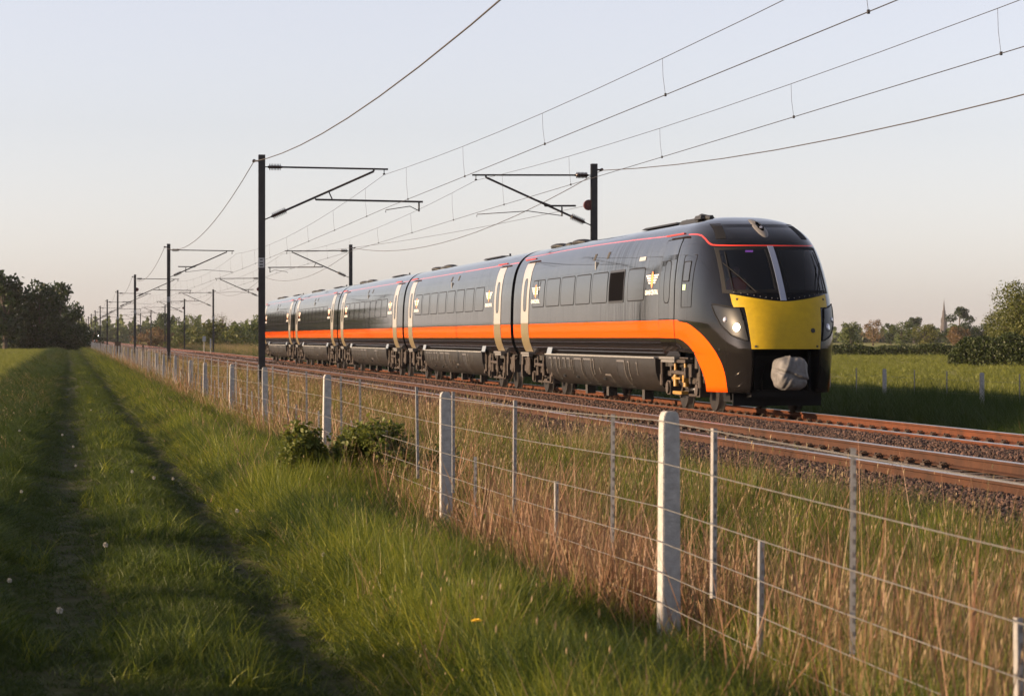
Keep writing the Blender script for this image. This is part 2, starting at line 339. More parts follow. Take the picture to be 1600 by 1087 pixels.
# ------------------------------------------------------------------ tracks
def track(tc_x, label):
    root = empty('railway_track', (tc_x, 0, RT), label, 'railway track', 'the two tracks of the line')
    prof = [(-.07,-.158),(-.07,-.146),(-.016,-.125),(-.009,-.045),(-.035,-.034),(-.0355,-.006),(-.028,0),(.028,0),(.0355,-.006),(.035,-.034),(.009,-.045),(.016,-.125),(.07,-.146),(.07,-.158)]
    ys = [8, 170]+list(range(200, 1000, 40))
    for sx in (-1, 1):
        mb = MB()
        for k in range(len(prof)-1):
            rows = [[(sx*HG+prof[k][0]+cx(y), y, prof[k][1]), (sx*HG+prof[k+1][0]+cx(y), y, prof[k+1][1])] for y in ys]
            mb.grid(rows, 1 if k in (5, 6, 7) else 0, False)
        mb.build('rail', [M_rust if tc_x > 11 else M_rust2, M_head], root)
    sm = MB(); sm.box((0, 0, -.26), (2.5, .24, .19), taper=.96); smesh = sm.mesh('sleeper', M_sleep)
    cm = MB()
    for sy in (-1, 1):
        cm.box((0, 0, -.148), (.11, .16, .03))
        cm.tube([(-.035, .05*sy, -.14), (-.01, .07*sy, -.105), (.03, .05*sy, -.10), (.045, .01*sy, -.13)], .010, 5)
    cmesh = cm.mesh('rail_clip', M_clip)
    y = 12.3
    rest = MB(); k = 0
    while y < 420:
        if y > 30 and k < 75:
            s = link_mesh('sleeper', smesh, root, (0, y, 0)); k += 1
            for cxp, ry in ((-HG-.105, PI), (-HG+.105, 0), (HG-.105, PI), (HG+.105, 0)):
                c = link_mesh('rail_clip', cmesh, s, (cxp, 0, 0)); c.rotation_euler = (0, 0, ry)
        else:
            rest.box((cx(y), y, -.26), (2.5, .24, .19))
            if y > 30 and y < 200:
                for sx in (-HG-.105, -HG+.105, HG-.105, HG+.105): rest.box((sx, y, -.125), (.10, .15, .05), 1, taper=.6)
        y += .65
    tag(rest.build('sleeper_row', [M_sleep, M_clip], root), kind='stuff')
    return root
track(T1, 'empty rusty railway track nearest the wire fence')
track(T2, 'rusty railway track that the black and orange train runs on')
mb = MB(); mb.box((0, 0, .06), (.20, .75, .10), 0); mb.box((0, -.95, .05), (.16, 1.0, .07), 1)
tag(mb.build('track_magnet', [M_yel_bits, M_plate], None, (T2-HG-.28, 54.6, .13)), 'yellow and grey box lying along the rail beside the train wheels', 'track sensor')

# ------------------------------------------------------------------ the train
PROF = [(1.18,.98),(1.24,1.08),(1.31,1.24),(1.355,1.45),(1.37,1.72),(1.366,2.1),(1.355,2.45),(1.335,2.7),(1.30,2.95),(1.245,3.18),(1.15,3.40),(1.02,3.56),(.84,3.68),(.6,3.76),(.3,3.81),(0,3.82)]
PZ = [p[1] for p in PROF]; PW = [p[0] for p in PROF]
def wid(z): return float(np.interp(z, PZ, PW)) if z >= .98 else 1.18-.12*(.98-z)/.6
# finer profile
def fine_profile(k=4):
    out = []
    P = PROF
    for i in range(len(P)-1):
        p0, p1, p2, p3 = P[max(i-1, 0)], P[i], P[i+1], P[min(i+2, len(P)-1)]
        for t in np.arange(k)/k:
            f = lambda a, b, c, d: .5*(2*b+(c-a)*t+(2*a-5*b+4*c-d)*t*t+(3*b-a-3*c+d)*t**3)
            out.append((f(p0[0], p1[0], p2[0], p3[0]), f(p0[1], p1[1], p2[1], p3[1])))
    out.append(P[-1]); return out
FP = fine_profile()
FPZ = [p[1] for p in FP]; FPW = [p[0] for p in FP]
def wz(z): return float(np.interp(z, FPZ, FPW))
YB, NE = 3.4, 3.2
NC = [(.2,-.30),(.4,-.36),(.8,-.48),(1.2,-.52),(1.7,-.44),(2.05,-.27),(2.25,-.12),(2.7,.25),(3.1,.66),(3.3,.95),(3.45,1.24),(3.58,1.62),(3.68,2.05),(3.76,2.55),(3.80,2.95),(3.82,YB)]
_nz = np.linspace(.2, 3.82, 363); _ny = np.interp(_nz, [p[0] for p in NC], [p[1] for p in NC])
for _ in range(3): _ny[8:-24] = np.convolve(_ny, np.ones(25)/25, 'same')[8:-24] if _ > 5 else np.array([_ny[max(0, i-14):i+15].mean() for i in range(8, len(_ny)-24)])
def y0(z): return float(np.interp(z, _nz, _ny))
def wn_(z): return wz(z) if z >= 1.72 else 1.37-.06*(1.72-z)
def nose_y(x, z):
    W = wn_(z); t = min(1., abs(x)/W)
    return YB-(YB-y0(z))*(1-t**NE)**(1/NE)
def nose_n(x, z):
    e = .01; dx = (nose_y(x+e, z)-nose_y(x-e, z))/(2*e); dz = (nose_y(x, z+e)-nose_y(x, z-e))/(2*e)
    return Vector((dx, -1, dz)).normalized()
def npt(x, z, off=0.): return Vector((x, nose_y(x, z), z))+nose_n(x, z)*off
def wid2(z): return wz(z) if z >= .98 else 1.18
def nose_ang(z, f):
    W = wn_(z); D = YB-y0(z); c, s = math.cos(f), math.sin(f)
    y = YB-D*abs(s)**(2/NE); q = min(1, max(0, (y-1.5)/(YB-1.5))); q = q*q*(3-2*q)
    W = W+(wid2(z)-W)*q                        # eases into the tucked-in coach side
    return (math.copysign(abs(c)**(2/NE), c)*W, y, z)
def ws_in(x, z, m=0.):                         # windscreen outline (half)
    ax = abs(x)
    if not (.075+m < ax): return False
    if not (2.30+m < z < 3.10-m): return False
    return ax < .965-.03*(z-2.3)/.8-m
def side_x(z, off): return -(wz(z)+off)
NOSE_SIDE = [False]
def sxy(y, z, off):
    if not NOSE_SIDE[0] or y >= YB: return side_x(z, off)
    t = (YB-y)/(YB-y0(z)); return -(wn_(z)*(1-t**NE)**(1/NE)+off)
def rrect_rows(ya, yb, za, zb, r, nr=12):
    rows = []; r = min(r, .45*(zb-za), .45*(yb-ya))
    zs = [za+r*(1-math.cos(a)) for a in np.linspace(0, PI/2, 4)]+list(np.linspace(za+r, zb-r, nr)[1:-1])+[zb-r*(1-math.cos(a)) for a in np.linspace(PI/2, 0, 4)]
    for z in zs:
        d = 0
        if z < za+r: d = r-math.sqrt(max(0, r*r-(za+r-z)**2))
        if z > zb-r: d = r-math.sqrt(max(0, r*r-(z-zb+r)**2))
        rows.append((ya+d, yb-d, z))
    return rows
def side_patch(mb, ya, yb, za, zb, r, off, mi=0, ncol=2):
    rr = rrect_rows(ya, yb, za, zb, r)
    rows = [[(sxy(a+(b2-a)*t, z, off), a+(b2-a)*t, z) for t in np.linspace(0, 1, ncol)] for a, b2, z in rr]
    mb.grid(rows, mi, True)
def side_ring(mb, ya, yb, za, zb, r, t, off, mi=0):
    o = rrect_rows(ya, yb, za, zb, r); i = rrect_rows(ya+t, yb-t, za+t, zb-t, max(.005, r-t))
    def loop(rr): return [(a, z) for a, b2, z in rr]+[(b2, z) for a, b2, z in reversed(rr)]
    lo, li = loop(o), loop(i); n_ = min(len(lo), len(li))
    A = [(sxy(y, z, off), y, z) for y, z in lo[:n_]]; B = [(sxy(y, z, off), y, z) for y, z in li[:n_]]; C = [(sxy(y, z, -.004), y, z) for y, z in lo[:n_]]
    mb.grid([C, A, B], mi, False, True)
# shared train meshes
def window_meshes(wd, split=False, dark=False):
    f = MB(); side_ring(f, 0, wd, 2.185, 2.88, .10, .022, .006)
    p = MB(); side_patch(p, .018, wd-.018, 2.203, 2.862, .085, .004)
    if split: f.box((side_x(2.53, .006), wd*.5, 2.53), (.012, .03, .66))
    return f.mesh('window_frame', M_rubber), p.mesh('window', M_win)
WINM = {}
def add_window(parent, ya, wd, split=False):
    k = (round(wd, 2), split)
    if k not in WINM: WINM[k] = window_meshes(wd, split)
    fr, pn = WINM[k]
    p = link_mesh('window', pn, parent, (0, ya, 0)); link_mesh('window_frame', fr, p)
def door_mesh(wd, silver):
    d = MB(); zs = list(np.linspace(1.06, 1.80, 9))+list(np.linspace(1.84, 3.36, 16))
    for i in range(len(zs)-1):
        mi = 1 if (silver and zs[i+1] < 1.82) else 0
        d.grid([[(side_x(zs[i+j], .007), y, zs[i+j]) for y in (0, wd)] for j in (0, 1)], mi, True)
    for y in (0, wd): d.grid([[(side_x(z, .007), y, z), (side_x(z, -.02), y, z)] for z in zs], 0, False)
    g = MB()
    side_ring(g, -.016, wd+.016, 1.05, 3.38, .05, .012, .008)
    wv = MB(); side_patch(wv, wd*.32, wd*.68, 2.12, 2.94, .16, .010)
    side_ring(wv, wd*.30, wd*.70, 2.10, 2.96, .17, .020, .012, 1)
    st = MB(); st.box((-1.27, wd/2, 1.02), (.20, wd*1.05, .05)); st.box((-1.30, wd/2, .96), (.10, wd*.9, .05))
    return d, g.mesh('door_seal', M_rubber), wv.mesh('door_window', [M_win, M_rubber]), st.mesh('door_step', M_rim)
DM = door_mesh(1.15, True); DMm = DM[0].mesh('door', [M_silver, M_silver_lo]); CD = door_mesh(1.30, False)
rl_ = MB(); rl_.box((-1.19, .7, 3.455), (.05, 1.5, .03)); M_draingut = rl_.mesh('rain_gutter', M_red)
def add_door(parent, ya, kind='silver'):
    if kind == 'silver': d = link_mesh('door', DMm, parent, (0, ya, 0)); rest = DM
    else:
        if 'cd' not in WINM:                    # crew door keeps the body livery: shift coordinates by rebuilding in place
            mb = MB(); mb.v = [(x, y+ya, z) for x, y, z in CD[0].v]; mb.f = CD[0].f; mb.m = CD[0].m; mb.sm = CD[0].sm
            WINM['cd'] = mb.mesh('door', [M_paint_f, M_paint_f])
        d = link_mesh('door', WINM['cd'], parent); rest = CD
    off = (0, 0, 0) if kind == 'silver' else (0, ya, 0)
    for nm, me_ in (('door_seal', rest[1]), ('door_window', rest[2]), ('door_step', rest[3])): link_mesh(nm, me_, d, off)
    link_mesh('rain_gutter', M_draingut, parent, (0, ya-.15, 0))
# winged emblem and lettering
def logo_mesh():
    mb = MB(); zc = 2.60
    pts = [(.115*math.cos(a)*(1-.25*abs(math.sin(a))), .17*math.sin(a)) for a in np.linspace(0, 2*PI, 20, endpoint=False)]
    c = [(side_x(zc+z, .006), y, zc+z) for y, z in pts]; mb.add(c, [tuple(range(20))], 0)
    for k in range(4):
        z = zc+.085-k*.050; ln = .46-.085*k
        for s in (-1, 1):
            q = [(s*.13, z-.013), (s*(.13+ln-.05), z-.013), (s*(.13+ln), z+.015), (s*.13, z+.015)]
            mb.add([(side_x(zz, .006), y, zz) for y, zz in q], [(0, 1, 2, 3)], 1)
    return mb.mesh('emblem', [M_orange, M_logo_white])
LOGO = logo_mesh()
cu = bpy.data.curves.new('lettering', 'FONT'); cu.body = 'GRAND CENTRAL'; cu.align_x = 'CENTER'; cu.size = .155; cu.space_character = .92; cu.offset = .003
to = bpy.data.objects.new('t', cu); COL.objects.link(to); bpy.context.view_layer.update()
TXT = bpy.data.meshes.new_from_object(to); bpy.data.objects.remove(to)
for v in TXT.vertices:
    x, z = v.co.x, v.co.y*.85; v.co = (side_x(2.30+z, .006), -x, 2.30+z)
TXT.materials.clear(); TXT.materials.append(M_logo_white); TXT.name = 'lettering'
def add_logo(parent, yc):
    link_mesh('emblem', LOGO, parent, (0, yc, 0)); link_mesh('lettering', TXT, parent, (0, yc, 0))
# bogie (origin at its centre, rail level)
def bogie_meshes():
    fr = MB()
    for s in (-1, 1):
        fr.box((s*1.02, 0, .62), (.16, 1.5, .20)); fr.box((s*1.02, 0, .50), (.20, .5, .14))
        for e in (-1, 1):
            fr.box((s*1.02, e*1.0, .68), (.15, .7, .15), rot=Matrix.Rotation(e*.28, 3, 'X'))
            fr.box((s*1.02, e*1.50, .70), (.14, .35, .10))
    fr.box((0, 0, .62), (2.0, .42, .22))
    bx = MB(); bx.box((-1.06, 0, .42), (.20, .30, .28)); bx.disc((-1.17, 0, .42), (1, 0, 0), .12, .06, 12); bx.box((-1.06, .25, .44), (.12, .26, .12)); bx.tube([(-1.06, -.17, .55), (-1.06, -.17, .82)], .07, 8)
    sp = MB()
    for k in range(5): sp.disc((-1.04, 0, .76+.05*k), (0, 0, 1), .15, .032, 12)
    sp.tube([(-1.04, 0, .70), (-1.04, 0, 1.02)], .11, 10)
    dm = MB(); dm.tube([(-1.20, 0, .46), (-1.20, .04, .94)], .035, 8); dm.tube([(-1.20, 0, .46), (-1.20, .02, .68)], .055, 8)
    yd = MB(); yd.tube([(-1.22, -.5, .72), (-1.22, .6, .74)], .045, 8); yd.box((-1.2, -.55, .74), (.12, .12, .2)); yd.box((-1.2, .65, .76), (.12, .12, .2))
    wh = MB(); wh.lathe((-.70, 0, .42), (-.84, 0, .42), [(0, .20), (.02, .45), (.22, .45), (.24, .42), (1, .415)], 28, 1)
    wh.lathe((-.842, 0, .42), (-.86, 0, .42), [(0, .415), (.4, .36), (.5, .34), (.6, .17), (1, .12)], 28, 0)
    ax = MB(); ax.tube([(-.8, 0, .42), (.8, 0, .42)], .085, 10); ax.lathe((.70, 0, .42), (.84, 0, .42), [(0, .2), (.02, .45), (.22, .45), (.24, .42), (1, .41)], 20); ax.disc((.25, 0, .42), (1, 0, 0), .3, .1, 16)
    rod = MB(); rod.tube([(-1.1, -.9, .30), (-1.1, .9, .30)], .03, 6); rod.box((-1.05, 0, .33), (.1, .5, .10)); rod.tube([(-1.14, 0, .5), (-1.1, .42, .25)], .03, 6)
    return dict(frame=fr.mesh('bogie_frame', M_bogie), axle_box=bx.mesh('axle_box', M_bogie), spring=sp.mesh('air_spring', M_rubber), damper=dm.mesh('damper', M_bogie),
                damper_y=dm.mesh('damper', M_yel_bits), yaw_damper=yd.mesh('yaw_damper', M_bogie), wheel=wh.mesh('wheel', [M_wheel, M_tread]), axle=ax.mesh('axle', M_wheel), brake_rod=rod.mesh('brake_rod', M_bogie))
BG = bogie_meshes()
def add_bogie(parent, yc, lead=False):
    b_ = link_mesh('bogie', BG['frame'], parent, (0, yc, 0))
    for e in (-1, 1):
        link_mesh('axle_box', BG['axle_box'], b_, (0, e*1.25, 0)); link_mesh('wheel', BG['wheel'], b_, (0, e*1.25, 0)); link_mesh('axle', BG['axle'], b_, (0, e*1.25, 0))
        link_mesh('damper', BG['damper_y' if lead else 'damper'], b_, (0, e*.42, 0)); link_mesh('damper', BG['damper'], b_, (0, e*1.62, .0))
    link_mesh('air_spring', BG['spring'], b_); link_mesh('yaw_damper', BG['yaw_damper'], b_); link_mesh('brake_rod', BG['brake_rod'], b_)
    return b_
# engine raft: curved skirt with pockets
SKP = [(1.315,1.00),(1.315,.90),(1.30,.72),(1.25,.56),(1.14,.42),(.98,.33),(.80,.29)]
def skx(z, off): return -(float(np.interp(z, [p[1] for p in reversed(SKP)], [p[0] for p in reversed(SKP)]))+off)
def raft_mesh(L):
    mb = MB(); zs = [p for p in SKP]
    for s in (-1, 1): mb.grid([[(s*x, 0, z), (s*x, L, z)] for x, z in zs], 0, True)
    mb.grid([[(-.8, y, .29), (.8, y, .29)] for y in (0, L)], 0, False)
    for y in (0, L): mb.add([(-x, y, z) for x, z in zs]+[(x, y, z) for x, z in reversed(zs)], [tuple(range(2*len(zs)))], 0)
    mb.box((0, L/2, 1.06), (2.44, L, .12), 0)
    return mb.mesh('engine_raft', M_skirt)
RAFT = raft_mesh(12.4)
lg = MB(); lg.box((-1.325, 6.2, 1.012), (.04, 12.4, .028)); LEDGE = lg.mesh('raft_ledge', pm('ledge_metal', (.34, .33, .31), .4, .5))
def hatch_mesh(wd, za, zb, r=.07):
    mb = MB(); rr = rrect_rows(0, wd, za, zb, r, 8)
    mb.grid([[(skx(z, .006), a, z), (skx(z, .006), b2, z)] for a, b2, z in rr], 3, True)
    o = rr; t = .04
    i_ = rrect_rows(t, wd-t, za+t, zb-t, max(.01, r-t), 8)
    lo = [(a, z) for a, b2, z in o]+[(b2, z) for a, b2, z in reversed(o)]; li = [(a, z) for a, b2, z in i_]+[(b2, z) for a, b2, z in reversed(i_)]
    k = len(lo)
    # recess light painted on: pale top and camera-side rim, dark other edges
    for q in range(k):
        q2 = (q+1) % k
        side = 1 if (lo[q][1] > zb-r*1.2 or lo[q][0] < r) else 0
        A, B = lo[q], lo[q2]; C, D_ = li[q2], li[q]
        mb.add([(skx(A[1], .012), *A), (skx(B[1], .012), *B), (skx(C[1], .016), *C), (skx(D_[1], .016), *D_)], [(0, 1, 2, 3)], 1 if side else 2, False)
    return mb.mesh('access_hatch', [M_skirt, M_hrim_lit, M_shade_catch, M_hatch])
HAT = {}
HATCHES = [(1.7,.14,.62,.92),(2.5,.20,.50,.93),(2.95,.85,.34,.94),(4.55,.70,.33,.62),(5.6,.14,.60,.75),(6.3,.22,.58,.94),(6.6,.95,.34,.95),(7.75,.95,.34,.95),(8.9,.16,.55,.90),(9.15,.45,.66,.95),(9.75,.42,.68,.95),(10.45,.30,.66,.95),(10.9,.42,.40,.95),(11.55,.40,.66,.95)]
BR = MB()
for k in range(3): BR.box((0, k*.10, 0), (.03, .03, .15))
BRM = BR.mesh('raft_catch', M_shade_catch)
def add_raft(parent, y):
    r_ = link_mesh('engine_raft', RAFT, parent, (0, y, 0)); link_mesh('raft_ledge', LEDGE, r_)
    for yy, wd, za, zb in HATCHES:
        k = (wd, za, zb)
        if k not in HAT: HAT[k] = hatch_mesh(*k)
        link_mesh('access_hatch', HAT[k], r_, (0, yy, 0))
    for yy in (5.35, 8.55, 10.2): link_mesh('raft_catch', BRM, r_, (skx(.52, .004), yy, .55))
    for yy in (3.2, 7.0, 9.5):
        h = MB(); h.box((-.75, 0, .2), (.2, .25, .22)); link_mesh('raft_foot', WINM.setdefault('foot', h.mesh('raft_foot', M_under)), r_, (0, yy, 0))
def lathe_pod(L): 
    mb = MB(); rows = []
    for t in np.linspace(0, 1, 9):
        sc = max(.05, (1-abs(2*t-1)**3))**.5
        rows.append([(.24*math.cos(a)*sc, (t-.5)*L, .085*math.sin(a)*sc) for a in np.linspace(0, 2*PI, 12, endpoint=False)])
    mb.grid(rows, 0, True, True); return mb.mesh('exhaust_pod', M_roofpod)
POD = lathe_pod(1.1); POD_S = lathe_pod(.5)
rb = MB()
rb.box((0, 0, -.01), (.9, 3.4, .04), taper=.9); rb.box((-.1, .6, .03), (.3, .9, .03), taper=.85); rb.box((-.1, -1.2, .04), (.05, .05, .08))
ROOFBOX = rb.mesh('roof_hatch', M_roofpod)
ep = MB(); ep.box((-1.30, 0, .98), (.02, .62, .17), rot=Matrix.Rotation(.25, 3, 'Y')); EPL = ep.mesh('end_plate', M_pale)
gs = MB(); gs.box((-1.275, 0, 1.23), (.012, .16, .22), rot=Matrix.Rotation(-.22, 3, 'Y')); GST = gs.mesh('sticker', M_green)
bm_ = MB(); bm_.box((-1.285, 0, 3.05), (.04, .07, .18)); BLM = bm_.mesh('body_side_lamp', M_silver)
gr = MB(); gr.box((-1.215, 0, 3.25), (.02, .22, .16), rot=Matrix.Rotation(.35, 3, 'Y')); GRM = gr.mesh('roof_grille', M_under)
def body_tube(mb, ya, yb):
    loop = [(-x, z) for x, z in FP]+[(x, z) for x, z in reversed(FP[:-1])]
    ys = np.linspace(ya, yb, max(2, int((yb-ya)/1.2)))
    mb.grid([[(x, y, z) for x, z in loop] for y in ys], 0, True)
    mb.add([(x, yb-.001, z) for x, z in loop], [tuple(range(len(loop)))], 1)
def gang_mesh():
    mb = MB(); 
    for k in range(7):
        s = .93 if k % 2 else .90
        loop = [(-x*s, .98+(z-.98)*(.97 if k % 2 else .955)) for x, z in FP]+[(x*s, .98+(z-.98)*(.97 if k % 2 else .955)) for x, z in reversed(FP[:-1])]
        y = .1*k
        if k == 0: prev = [(x, y, z) for x, z in loop]; continue
        cur = [(x, y, z) for x, z in loop]; mb.grid([prev, cur], 0, False); prev = cur
    mb.box((0, .3, .7), (.5, .62, .3)); mb.box((-1.05, .3, 1.15), (.12, .5, .9))
    return mb.mesh('gangway', M_rubber)
GANG = gang_mesh()
def underbits(parent, yc, L):
    mb = MB(); mb.box((0, yc, .93), (2.2, L, .18)); mb.build('underframe', M_under, parent)
uj = MB()
for (y, z, dx, dy, dz) in ((-.3,.8,.12,.3,.26),(.35,.86,.2,.22,.3),(0,.62,.1,.5,.16),(.6,.6,.14,.18,.42),(-.6,.72,.16,.16,.46)): uj.box((-1.12, y, z), (dx, dy, dz))
uj.tube([(-1.15, -.8, .88), (-1.15, .8, .86)], .025, 6); uj.tube([(-1.18, -.7, .86), (-1.16, -.2, .5), (-1.1, .3, .52)], .03, 6); uj.disc((-1.0, .15, .7), (1, 0, 0), .17, .3, 14)
UJ = uj.mesh('end_equipment', M_bogie)
LEN, GAP = 22.75, .45
def coach(yf, label, mid=True):
    root = empty('railway_carriage', (T2, yf, RT), label, 'train carriage', 'coupled carriages of the black train')
    if mid:
        mb = MB(); body_tube(mb, 0, LEN)
        mb.add([(-x, .001, z) for x, z in FP]+[(x, .001, z) for x, z in reversed(FP[:-1])], [tuple(range(2*len(FP)-1))], 1)
        body = mb.build('body', [M_paint, M_rubber], root); L = LEN
        for k in range(8): add_window(root, 4.75+1.92*k, 1.62, split=False)
        add_door(root, 1.65); add_logo(root, 3.8); add_bogie(root, 3.45); add_raft(root, 5.3)
        link_mesh('end_plate', EPL, root, (0, 5.0, .12)); link_mesh('end_equipment', UJ, root, (0, 5.0, 0)); link_mesh('end_equipment', UJ, root, (0, 1.0, 0))
        link_mesh('sticker', GST, root, (0, 19.95, 0))
    return root
def finish_rear(root, L, gang=True):
    """what every car has at its rear end"""
    add_door(root, L-2.35 if gang else L-2.35); add_logo(root, L-3.3); add_bogie(root, L-3.3)
    link_mesh('exhaust_pod', POD, root, (-.25, L-.9, 3.83)); link_mesh('exhaust_pod', POD_S, root, (-.2, L-2.6, 3.81)); link_mesh('exhaust_pod', POD, root, (-.25, L-3.9, 3.83))
    link_mesh('end_plate', EPL, root, (0, L-5.0, .12)); link_mesh('end_equipment', UJ, root, (0, L-5.1, 0)); link_mesh('end_equipment', UJ, root, (0, L-.9, 0))
    for d in (0, 1.5): link_mesh('roof_grille', GRM, root, (0, L*.5+.5-d, 0))
    link_mesh('body_side_lamp', BLM, root, (0, L*.5+.1, 0)); link_mesh('roof_hatch', ROOFBOX, root, (-.1, L*.36, 3.83)); 
    if gang: link_mesh('gangway', GANG, root, (0, L-.05, 0))
NOSE_Y = 47.1
SEAM = 69.0
lead = empty('railway_carriage', (T2, NOSE_Y, RT), 'leading carriage with the yellow nose panel and lit headlight', 'train carriage', 'coupled carriages of the black train')
LL = SEAM-GAP/2-NOSE_Y
# -- lead body: straight part, dome, cut-away lower skirt
mb = MB(); body_tube(mb, YB, LL)
NF = 97; phis = np.linspace(0, PI, NF)
rows = []
for w_, z in FP: rows.append([nose_ang(z, PI-f) for f in phis])
zs = [p[1] for p in FP]
# split more rows through the windscreen band
zz = sorted(set([round(v, 4) for v in list(np.linspace(1.22, 3.3, 56))]+[z for z in zs if z > 3.3]))
rows = [[nose_ang(z, PI-f) for f in phis] for z in zz]
for i in range(len(rows)-1):
    for k in range(NF-1):
        q = [rows[i][k], rows[i][k+1], rows[i+1][k+1], rows[i+1][k]]
        c = np.mean(np.array(q), 0)
        if c[1] < 2.2 and ws_in(c[0], c[2], .03): continue
        mb.add(q, [(0, 1, 2, 3)], 0, True)
YI = [(.2,.96),(.4,.96),(.64,1.0),(.96,1.28),(1.12,1.5),(1.16,YB)]
def yi_(z): return float(np.interp(z, [p[0] for p in YI], [p[1] for p in YI]))
zl = [.40,.52,.66,.82,.96,1.02,1.07,1.12,1.16,1.22]
for s in (-1, 1):
    rows = []
    for z in zl:
        W = wn_(z); D = YB-y0(z)
        fa = math.asin(min(1, max(0, (YB-yi_(z))/D))**(NE/2)); fb = math.acos((.62/W)**(NE/2))
        rows.append([(s*abs(nose_ang(z, f)[0]), nose_ang(z, f)[1], z) for f in np.linspace(fa, fb, 30)])
    mb.grid(rows, 0, True)
    # return flange gives the skirt its thickness
    mb.grid([[r[-1] for r in rows], [(s*.58, r[-1][1]+.5, r[-1][2]) for r in rows]], 1, False)
    mb.grid([rows[0], [(x*.94, y+.06, z+.01) for x, y, z in rows[0]]], 1, False)
bo = mb.build('body', [M_paint_f, M_rubber], lead)
bpy.context.view_layer.objects.active = bo
bm = bmesh.new(); bm.from_mesh(bo.data); bmesh.ops.remove_doubles(bm, verts=bm.verts, dist=.0008); bmesh.ops.recalc_face_normals(bm, faces=bm.faces); bm.to_mesh(bo.data); bm.free()
# recess behind the coupler opening
mb = MB(); mb.grid([[(-.85, .45, .25), (.85, .45, .25)], [(-.85, .4, 1.24), (.85, .4, 1.24)]], 0, False)
mb.grid([[(-.62, -.36, 1.215), (.62, -.36, 1.215)], [(-.62, .5, 1.22), (.62, .5, 1.22)]], 0, False)
for s in (-1, 1): mb.box((s*.52, -.1, .78), (.05, .10, .80))
mb.box((0, .1, .38), (1.2, .5, .12)); mb.box((0, .15, 1.02), (1.0, .3, .10)); mb.box((-.40, .1, .95), (.16, .2, .16)); mb.tube([(-.3, .1, .9), (-.42, -.2, .55), (-.36, .0, .38)], .03, 6); mb.tube([(.3, .1, .9), (.42, -.2, .55), (.36, .0, .38)], .03, 6)
mb.build('coupler_recess', M_rubber, lead)
mb = MB(); mb.box((0, .25, .27), (1.7, .06, .24)); mb.box((-.75, .7, .30), (.1, .9, .18)); mb.box((.75, .7, .30), (.1, .9, .18)); mb.build('obstacle_guard', M_rubber, lead)
# tarpaulin bag on the coupler
bm = bmesh.new(); bmesh.ops.create_icosphere(bm, subdivisions=5, radius=1)
for v in bm.verts:
    p = v.co.copy(); k = (abs(p.x)**4+abs(p.z)**4+abs(p.y)**4)**(-.25)*.93
    def fold(t, w_): t = abs(t); return max(0., 1-t/w_)
    if p.y < .3:
        k -= .10*fold(p.z+.12+.35*p.x+.06*math.sin(p.x*7), .10); k += .07*fold(p.z-.02+.35*p.x, .12)      # deep crease across the front
        k += .06*fold(p.x+.55-.45*p.z, .09)+.05*fold(p.x-.15+.55*p.z-.2, .08)-.05*fold(p.x+.3-.3*p.z, .10)+.05*fold(p.x-.62+.2*p.z, .08)
    k += .018*math.sin(p.z*9+p.x*5)+.012*math.sin(p.x*17-p.z*11)+.010*math.sin(p.y*15+p.z*8)
    tp = 1-.22*max(0, -p.z)**1.5-.10*max(0, p.z)
    v.co = (p.x*.315*k*tp, p.y*.42*k, p.z*.325*k)
for f in bm.faces: f.smooth = True
me = bpy.data.meshes.new('coupler_cover'); bm.to_mesh(me); bm.free(); me.materials.append(M_tarp)
link_mesh('coupler_cover', me, lead, (.0, -.62, .76))
# yellow panel
mb = MB()
def npatch(mb, rows, off, mi=0, nc=18, edge=True):
    R = [[npt(a+(b_-a)*t, (za(t) if callable(za) else za), off) for t in np.linspace(0, 1, nc)] for a, b_, za in rows]
    mb.grid(R, mi, True)
    if edge:
        bd = [R[0][k] for k in range(nc)]+[r[-1] for r in R[1:]]+[R[-1][k] for k in reversed(range(nc-1))]+[r[0] for r in reversed(R[1:-1])]
        mb.grid([bd, [p+Vector((0, .02, 0)) for p in bd]], mi, False, True)
def ytop(t): return 2.23-.145*(1-abs(2*t-1)**1.6)
npatch(mb, [(-.885, .885, lambda t: 1.955+.03*abs(2*t-1)), (-.89, .89, 2.0), (-.90, .90, 2.05), (-.905, .905, lambda t: (ytop(t)+2.05)/2), (-.91, .91, ytop)], .0140, 0, 26, False)
npatch(mb, [(-(.645+.07*(z-1.21)/.74), .645+.07*(z-1.21)/.74, z) for z in np.linspace(1.21, 1.99, 9)], .0132, 0, 20)
yp = mb.build('warning_panel', M_yellow, lead)
mb = MB()
for x, z in ((-.82, 2.13), (.82, 2.13), (-.58, 1.26), (.58, 1.26)): mb.disc(npt(x, z, .018), nose_n(x, z), .022, .012, 10)
mb.disc(npt(.50, 1.55, .018), nose_n(.5, 1.55), .045, .012, 12); mb.build('panel_bolt', M_under, yp)
